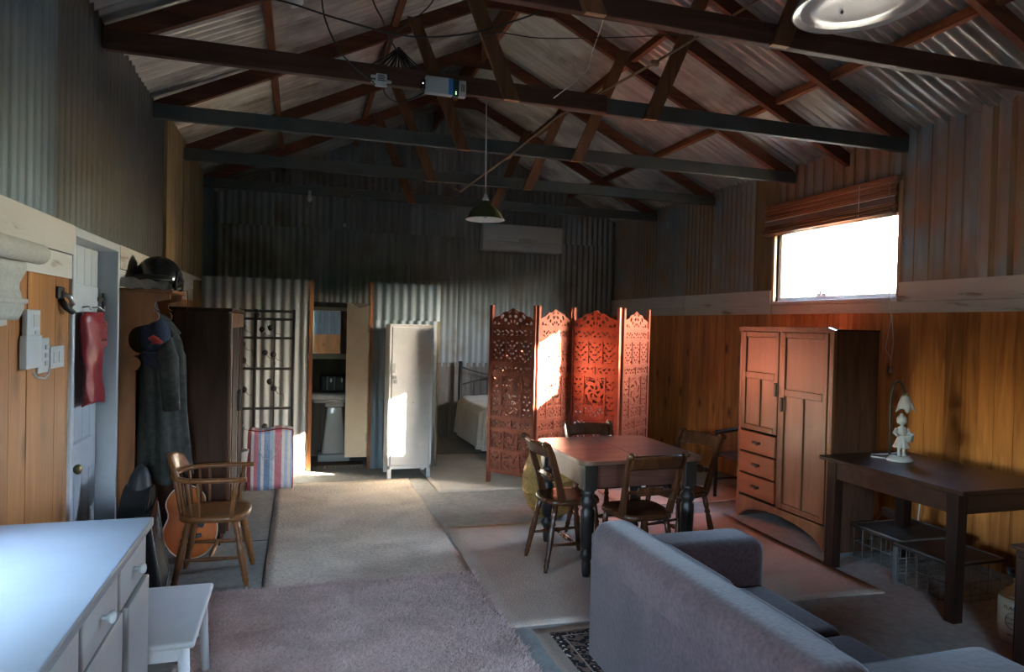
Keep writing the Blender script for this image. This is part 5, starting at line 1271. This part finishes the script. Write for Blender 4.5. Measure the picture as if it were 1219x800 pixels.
# ================================================================== DESK, LAMP, CRATES, SOCKET, JUG
t = thing('side_table', 'long dark brown wooden side table against the pine wall', 'table', (5.05, 3.35, 0))
part('top', MB().rbox(4.545, 5.32, 2.82, 3.905, .738, .765, .005, 1), DARKW, t)
for a in ((4.60, 4.62, 2.93, 3.83), (5.24, 5.26, 2.93, 3.83)): part('apron', MB().box(*a, .615, .738), DARKW, t)
for a in ((4.65, 5.22, 2.89, 2.91), (4.65, 5.22, 3.835, 3.855)): part('apron', MB().box(*a, .615, .738), DARKW, t)
for x in (4.625, 5.24):
    for y in (2.915, 3.83):
        sg = 1 if y < 3.3 else -1
        part('leg', MB().prism([(y - .038, .738), (y + .038, .738), (y + .028 + .02 * (sg < 0), 0), (y - .028 - .02 * 0, 0)], 'X', x - .034, x + .034), DARKWZ, t, loc=(x, y, 0))
t = thing('figurine_lamp', 'white girl figurine table lamp with a tulip shade on the side table', 'lamp', (4.95, 3.61, .765))
s_ = MB(); s_.lathe([(.085, 0), (.092, .008), (.085, .02), (.075, .024), (.070, .036), (.02, .038)], 28, Matrix.Translation((4.95, 3.61, .765)) @ Matrix.Diagonal((1, .8, 1, 1))); part('base', s_, PLASTER, t)
fg = MB(); Mz = Matrix.Translation((4.95, 3.60, .80)) @ Matrix.Rotation(R(-120), 4, 'Z')
for s in (-1, 1): fg.tube([Mz @ Vector((.012, s * .016, 0)), Mz @ Vector((0, s * .015, .03)), Mz @ Vector((0, s * .014, .08))], [.011, .010, .012], 10)
fg.grid(lambda u, v: Mz @ Vector(((.052 - .030 * v ** .8 + .004 * math.sin(2 * PI * u * 9) * (1 - v)) * math.cos(2 * PI * u), (.052 - .030 * v ** .8 + .004 * math.sin(2 * PI * u * 9) * (1 - v)) * math.sin(2 * PI * u), .06 + .08 * v)), 40, 8, cu=True)
fg.lathe([(.022, .138), (.030, .155), (.032, .18), (.026, .195), (.010, .202), (.010, .21), (.020, .218), (.026, .232), (.024, .25), (.012, .262), (.002, .264)], 20, Mz)
for s in (-1, 1): fg.tube([Mz @ Vector((0, s * .030, .185)), Mz @ Vector((.005, s * .048, .155)), Mz @ Vector((.035, s * (.035 if s < 0 else .05), .14))], [.012, .011, .008], 10)
part('figure', fg, PLASTER, t)
h = MB(); h.lathe([(.028, .22), (.033, .235), (.032, .255), (.020, .272), (.003, .277)], 20, Mz @ Matrix.Translation((-.006, 0, 0))); h.lathe([(.0, .265), (.014, .27), (.014, .28), (.004, .288)], 14, Mz @ Matrix.Translation((-.015, 0, 0))); part('hair', h, PLASTER, t)
bk_ = MB(); bk_.lathe([(.018, .105), (.034, .15), (.036, .155), (.030, .152)], 16, Mz @ Matrix.Translation((.03, .062, 0)) @ Matrix.Rotation(R(12), 4, 'X')); part('basket', bk_, PLASTER, t)
stm = MB(); stm.tube([(4.925, 3.67, .80), (4.925, 3.675, 1.0), (4.925, 3.675, 1.20)] + [(4.925 + .045 - .045 * math.cos(a), 3.67 - .02 * a / PI, 1.20 + .10 * math.sin(a)) for a in np.linspace(.3, PI, 9)] + [(5.015, 3.64, 1.19)], .008, 8); part('stem', stm, RUSTW, t)
def tul(u, v):
    a = 2 * PI * u; r = .018 + .034 * v ** .7 + .012 * v * v * math.sin(5 * a); return (5.012 + r * math.cos(a) * 1.0, 3.635 + r * math.sin(a), 1.205 - .09 * v - .024 * v * v * max(0, math.sin(5 * a)))
part('shade', MB().grid(tul, 40, 10, cu=True), PLASTER, t, solid=.003)
part('socket_cap', MB().lathe([(.012, .02), (.024, .008), (.022, -.006)], 14, Matrix.Translation((5.012, 3.635, 1.20))), BRASS, t)
part('flex', MB().tube([(4.90, 3.68, .772), (4.86, 3.76, .771), (4.93, 3.82, .771), (5.02, 3.80, .771), (5.20, 3.85, .771), (5.33, 3.88, .76), (5.36, 3.9, .70)], .005, 6), CORDW, t)
# wire crates
def crate(name, label, x0, x1, y0, y1, z1, legs):
    t = thing(name, label, 'crate', ((x0 + x1) / 2, (y0 + y1) / 2, 0))
    f = MB()
    for z in (.02, z1 * .5, z1 - .02): f.tube([(x0, y0, z), (x1, y0, z), (x1, y1, z), (x0, y1, z)], .004, 5, closed=True)
    part('hoop', f, WIRE, t)
    g = MB()
    n = int((y1 - y0) / .07); m = int((x1 - x0) / .07)
    for k in range(n + 1):
        y = y0 + (y1 - y0) * k / n
        for x in (x0, x1): g.tube([(x, y, .006), (x, y, z1 - .02)], .0028, 4)
    for k in range(1, m):
        x = x0 + (x1 - x0) * k / m
        for y in (y0, y1): g.tube([(x, y, .006), (x, y, z1 - .02)], .0028, 4)
    for k in range(1, n): y = y0 + (y1 - y0) * k / n; g.tube([(x0, y, .012), (x1, y, .012)], .0028, 4)
    part('wire_mesh', g, WIRE, t)['kind'] = 'stuff'
    l = MB(); l.rbox(x0 - .01, x1 + .01, y0 - .01, y1 + .01, z1 - .02, z1, .004, 1); lid = part('lid', l, RUSTW, t)
    e = MB(); e.tube([(x0 - .01, y0 - .01, z1), (x1 + .01, y0 - .01, z1), (x1 + .01, y1 + .01, z1), (x0 - .01, y1 + .01, z1)], .007, 6, closed=True); part('lid_rim', e, WIRE, lid)
    if legs:
        for y in (y0, y1): part('post', MB().rbox(x0 - .018, x0 + .008, y - .014, y + .014, 0, z1 - .02, .003, 1), WIRE, t)
    return t
crate('wire_crate', 'wire crate with a flat lid under the side table, nearer the oak wardrobe', 4.93, 5.45, 3.56, 3.96, .24, False)
crate('wire_crate', 'wire crate with steel corner posts under the side table, nearer the stoneware jug', 4.80, 5.20, 3.08, 3.47, .26, True)
t = thing('wall_socket', 'white double socket low on the pine wall behind the wire crates', 'socket', (W, 4.37, .12))
part('mounting_box', MB().rbox(W - .040, W - .004, 4.27, 4.43, .125, .20, .004, 1), PLAST, t)
for y in (4.315, 4.385): part('socket_face', MB().rbox(W - .046, W - .038, y - .024, y + .024, .14, .185, .003, 1), PLAST, t)
part('plug', MB().rbox(W - .080, W - .045, 4.37, 4.405, .145, .18, .008, 2), PLAST, t)
part('lead', MB().tube([(W - .07, 4.39, .15), (W - .10, 4.43, .08), (W - .10, 4.46, .03)], .005, 6), CORDW, t)
part('lead', MB().tube([(W - .05, 3.90, .70), (W - .06, 3.96, .50), (W - .07, 4.04, .33), (W - .06, 4.06, .20), (W - .05, 4.08, .08)], .005, 6), CORDW, t)
t = thing('stoneware_jug', 'cream and brown stoneware flagon on the floor at the right edge', 'jug', (4.755, 2.645, 0))
prof = [(.085, 0), (.092, .01), (.094, .20), (.090, .235)]; b = MB(); b.lathe(prof, 32); part('body', b, STONEW, t, world=False)
b = MB(); b.lathe([(.0905, .232), (.082, .255), (.060, .275), (.036, .288), (.026, .305), (.028, .325), (.033, .330), (.033, .345), (.022, .347)], 32); part('shoulder', b, STONEB, t, world=False)
part('handle', MB().tube([(.03, -.005, .335), (.06, .0, .335), (.085, .005, .30), (.083, .005, .262)], [.012, .012, .012, .014], 10), STONEB, t, world=False)
part('ring', MB().tube([(-.03, .01, .345), (-.055, .02, .36), (-.04, .03, .38), (-.0, .03, .37)], .012, 8), MATTBLACK, t, world=False)
def on_jug(txt, size, z, parent=t, ang0=R(205)):
    cu = bpy.data.curves.new('lettering', 'FONT'); cu.body = txt; cu.size = size; cu.align_x = 'CENTER'; cu.align_y = 'CENTER'; cu.extrude = .0005
    tmp = bpy.data.objects.new('lettering', cu); C.objects.link(tmp); me = bpy.data.meshes.new_from_object(tmp.evaluated_get(bpy.context.evaluated_depsgraph_get())); bpy.data.objects.remove(tmp)
    for v in me.vertices:
        a = ang0 + v.co.x / .095; r = .0955 + v.co.z; v.co = (r * math.cos(a), r * math.sin(a), z + v.co.y)
    me.materials.clear(); me.materials.append(MATTBLACK); o = bpy.data.objects.new('lettering', me); C.objects.link(o); o.parent = parent
ov = MB()
for k in range(28):
    a0 = 2 * PI * k / 28
ov.tube([(.0955 * math.cos(R(205) + .042 * math.cos(a) / .0955), .0955 * math.sin(R(205) + .042 * math.cos(a) / .0955), .125 + .045 * math.sin(a)) for a in np.linspace(0, 2 * PI, 32, endpoint=False)], .0015, 4, closed=True)
part('oval_mark', ov, MATTBLACK, t, world=False)
on_jug('FLAGON', .026, .19); on_jug('STONEWARE', .013, .135); on_jug('GINGER BEER', .011, .11); on_jug('BREWED', .015, .05)
t = thing('dark_cabinet', 'dark wooden cabinet edge at the right edge of the picture in front of the jug', 'cabinet', (4.75, 2.1, 0))
part('carcass', MB().rbox(4.375, 5.15, 1.75, 2.40, .03, .60, .006, 1), DARKWZ, t); part('top', MB().rbox(4.362, 5.17, 1.73, 2.42, .60, .62, .005, 1), DARKW, t)
part('plinth', MB().box(4.46, 5.12, 1.78, 2.38, 0, .03), EBON, t)
part('door', MB().rbox(4.36, 4.375, 1.77, 2.38, .06, .57, .004, 1), DARKWZ, t)

# ================================================================== SOFA
t = thing('sofa', 'mauve-grey suede two-seat sofa seen from behind in the right foreground', 'sofa', (2.85, 2.2, 0))
part('base', MB().rbox(2.46, 3.14, 1.50, 2.86, .07, .30, .03, 3), SUEDE, t)
def bk_f(p):
    k = max(0, (p.z - .15) / .6); return Vector((p.x - .02 * k, p.y, p.z))
part('backrest', MB().rbox(2.385, 2.60, 1.42, 2.92, .07, .715, .075, 6, None, bk_f), SUEDE, t)
part('back_panel', MB().rbox(2.372, 2.40, 1.44, 2.905, .08, .655, .013, 3), SUEDE, t)
def arm_(y0, y1):
    return MB().rbox(2.44, 3.20, y0, y1, .07, .625, .07, 6)
part('armrest', arm_(2.70, 2.955), SUEDE, t); part('armrest', arm_(1.385, 1.66), SUEDE, t)
for a, b in ((1.665, 2.175), (2.185, 2.695)):
    part('seat_cushion', MB().rbox(2.58, 3.17, a, b, .29, .425, .045, 4), SUEDE, t)
for a, b in ((1.665, 2.175), (2.185, 2.695)): part('back_cushion', MB().rbox(2.55, 2.70, a, b, .40, .665, .055, 4, None, lambda p: Vector((p.x - .12 * (p.z - .4), p.y, p.z))), SUEDE, t)
for x in (2.50, 3.08):
    for y in (1.48, 2.86): part('foot', MB().lathe([(.018, 0), (.025, .075)], 12, Matrix.Translation((x, y, 0))), EBON, t, loc=(x, y, 0))

# things that stand on a rug are lifted by its thickness
LIFT = {'dining_table': .010, 'dining_chair': .010, 'sofa': .0118, 'folding_screen': .0085, 'bed': .0085, 'stool': .0, 'tall_stool': .018}
for o in list(C.objects):
    if o.parent is None and o.name.split('.')[0] in LIFT: o.location.z += LIFT[o.name.split('.')[0]]
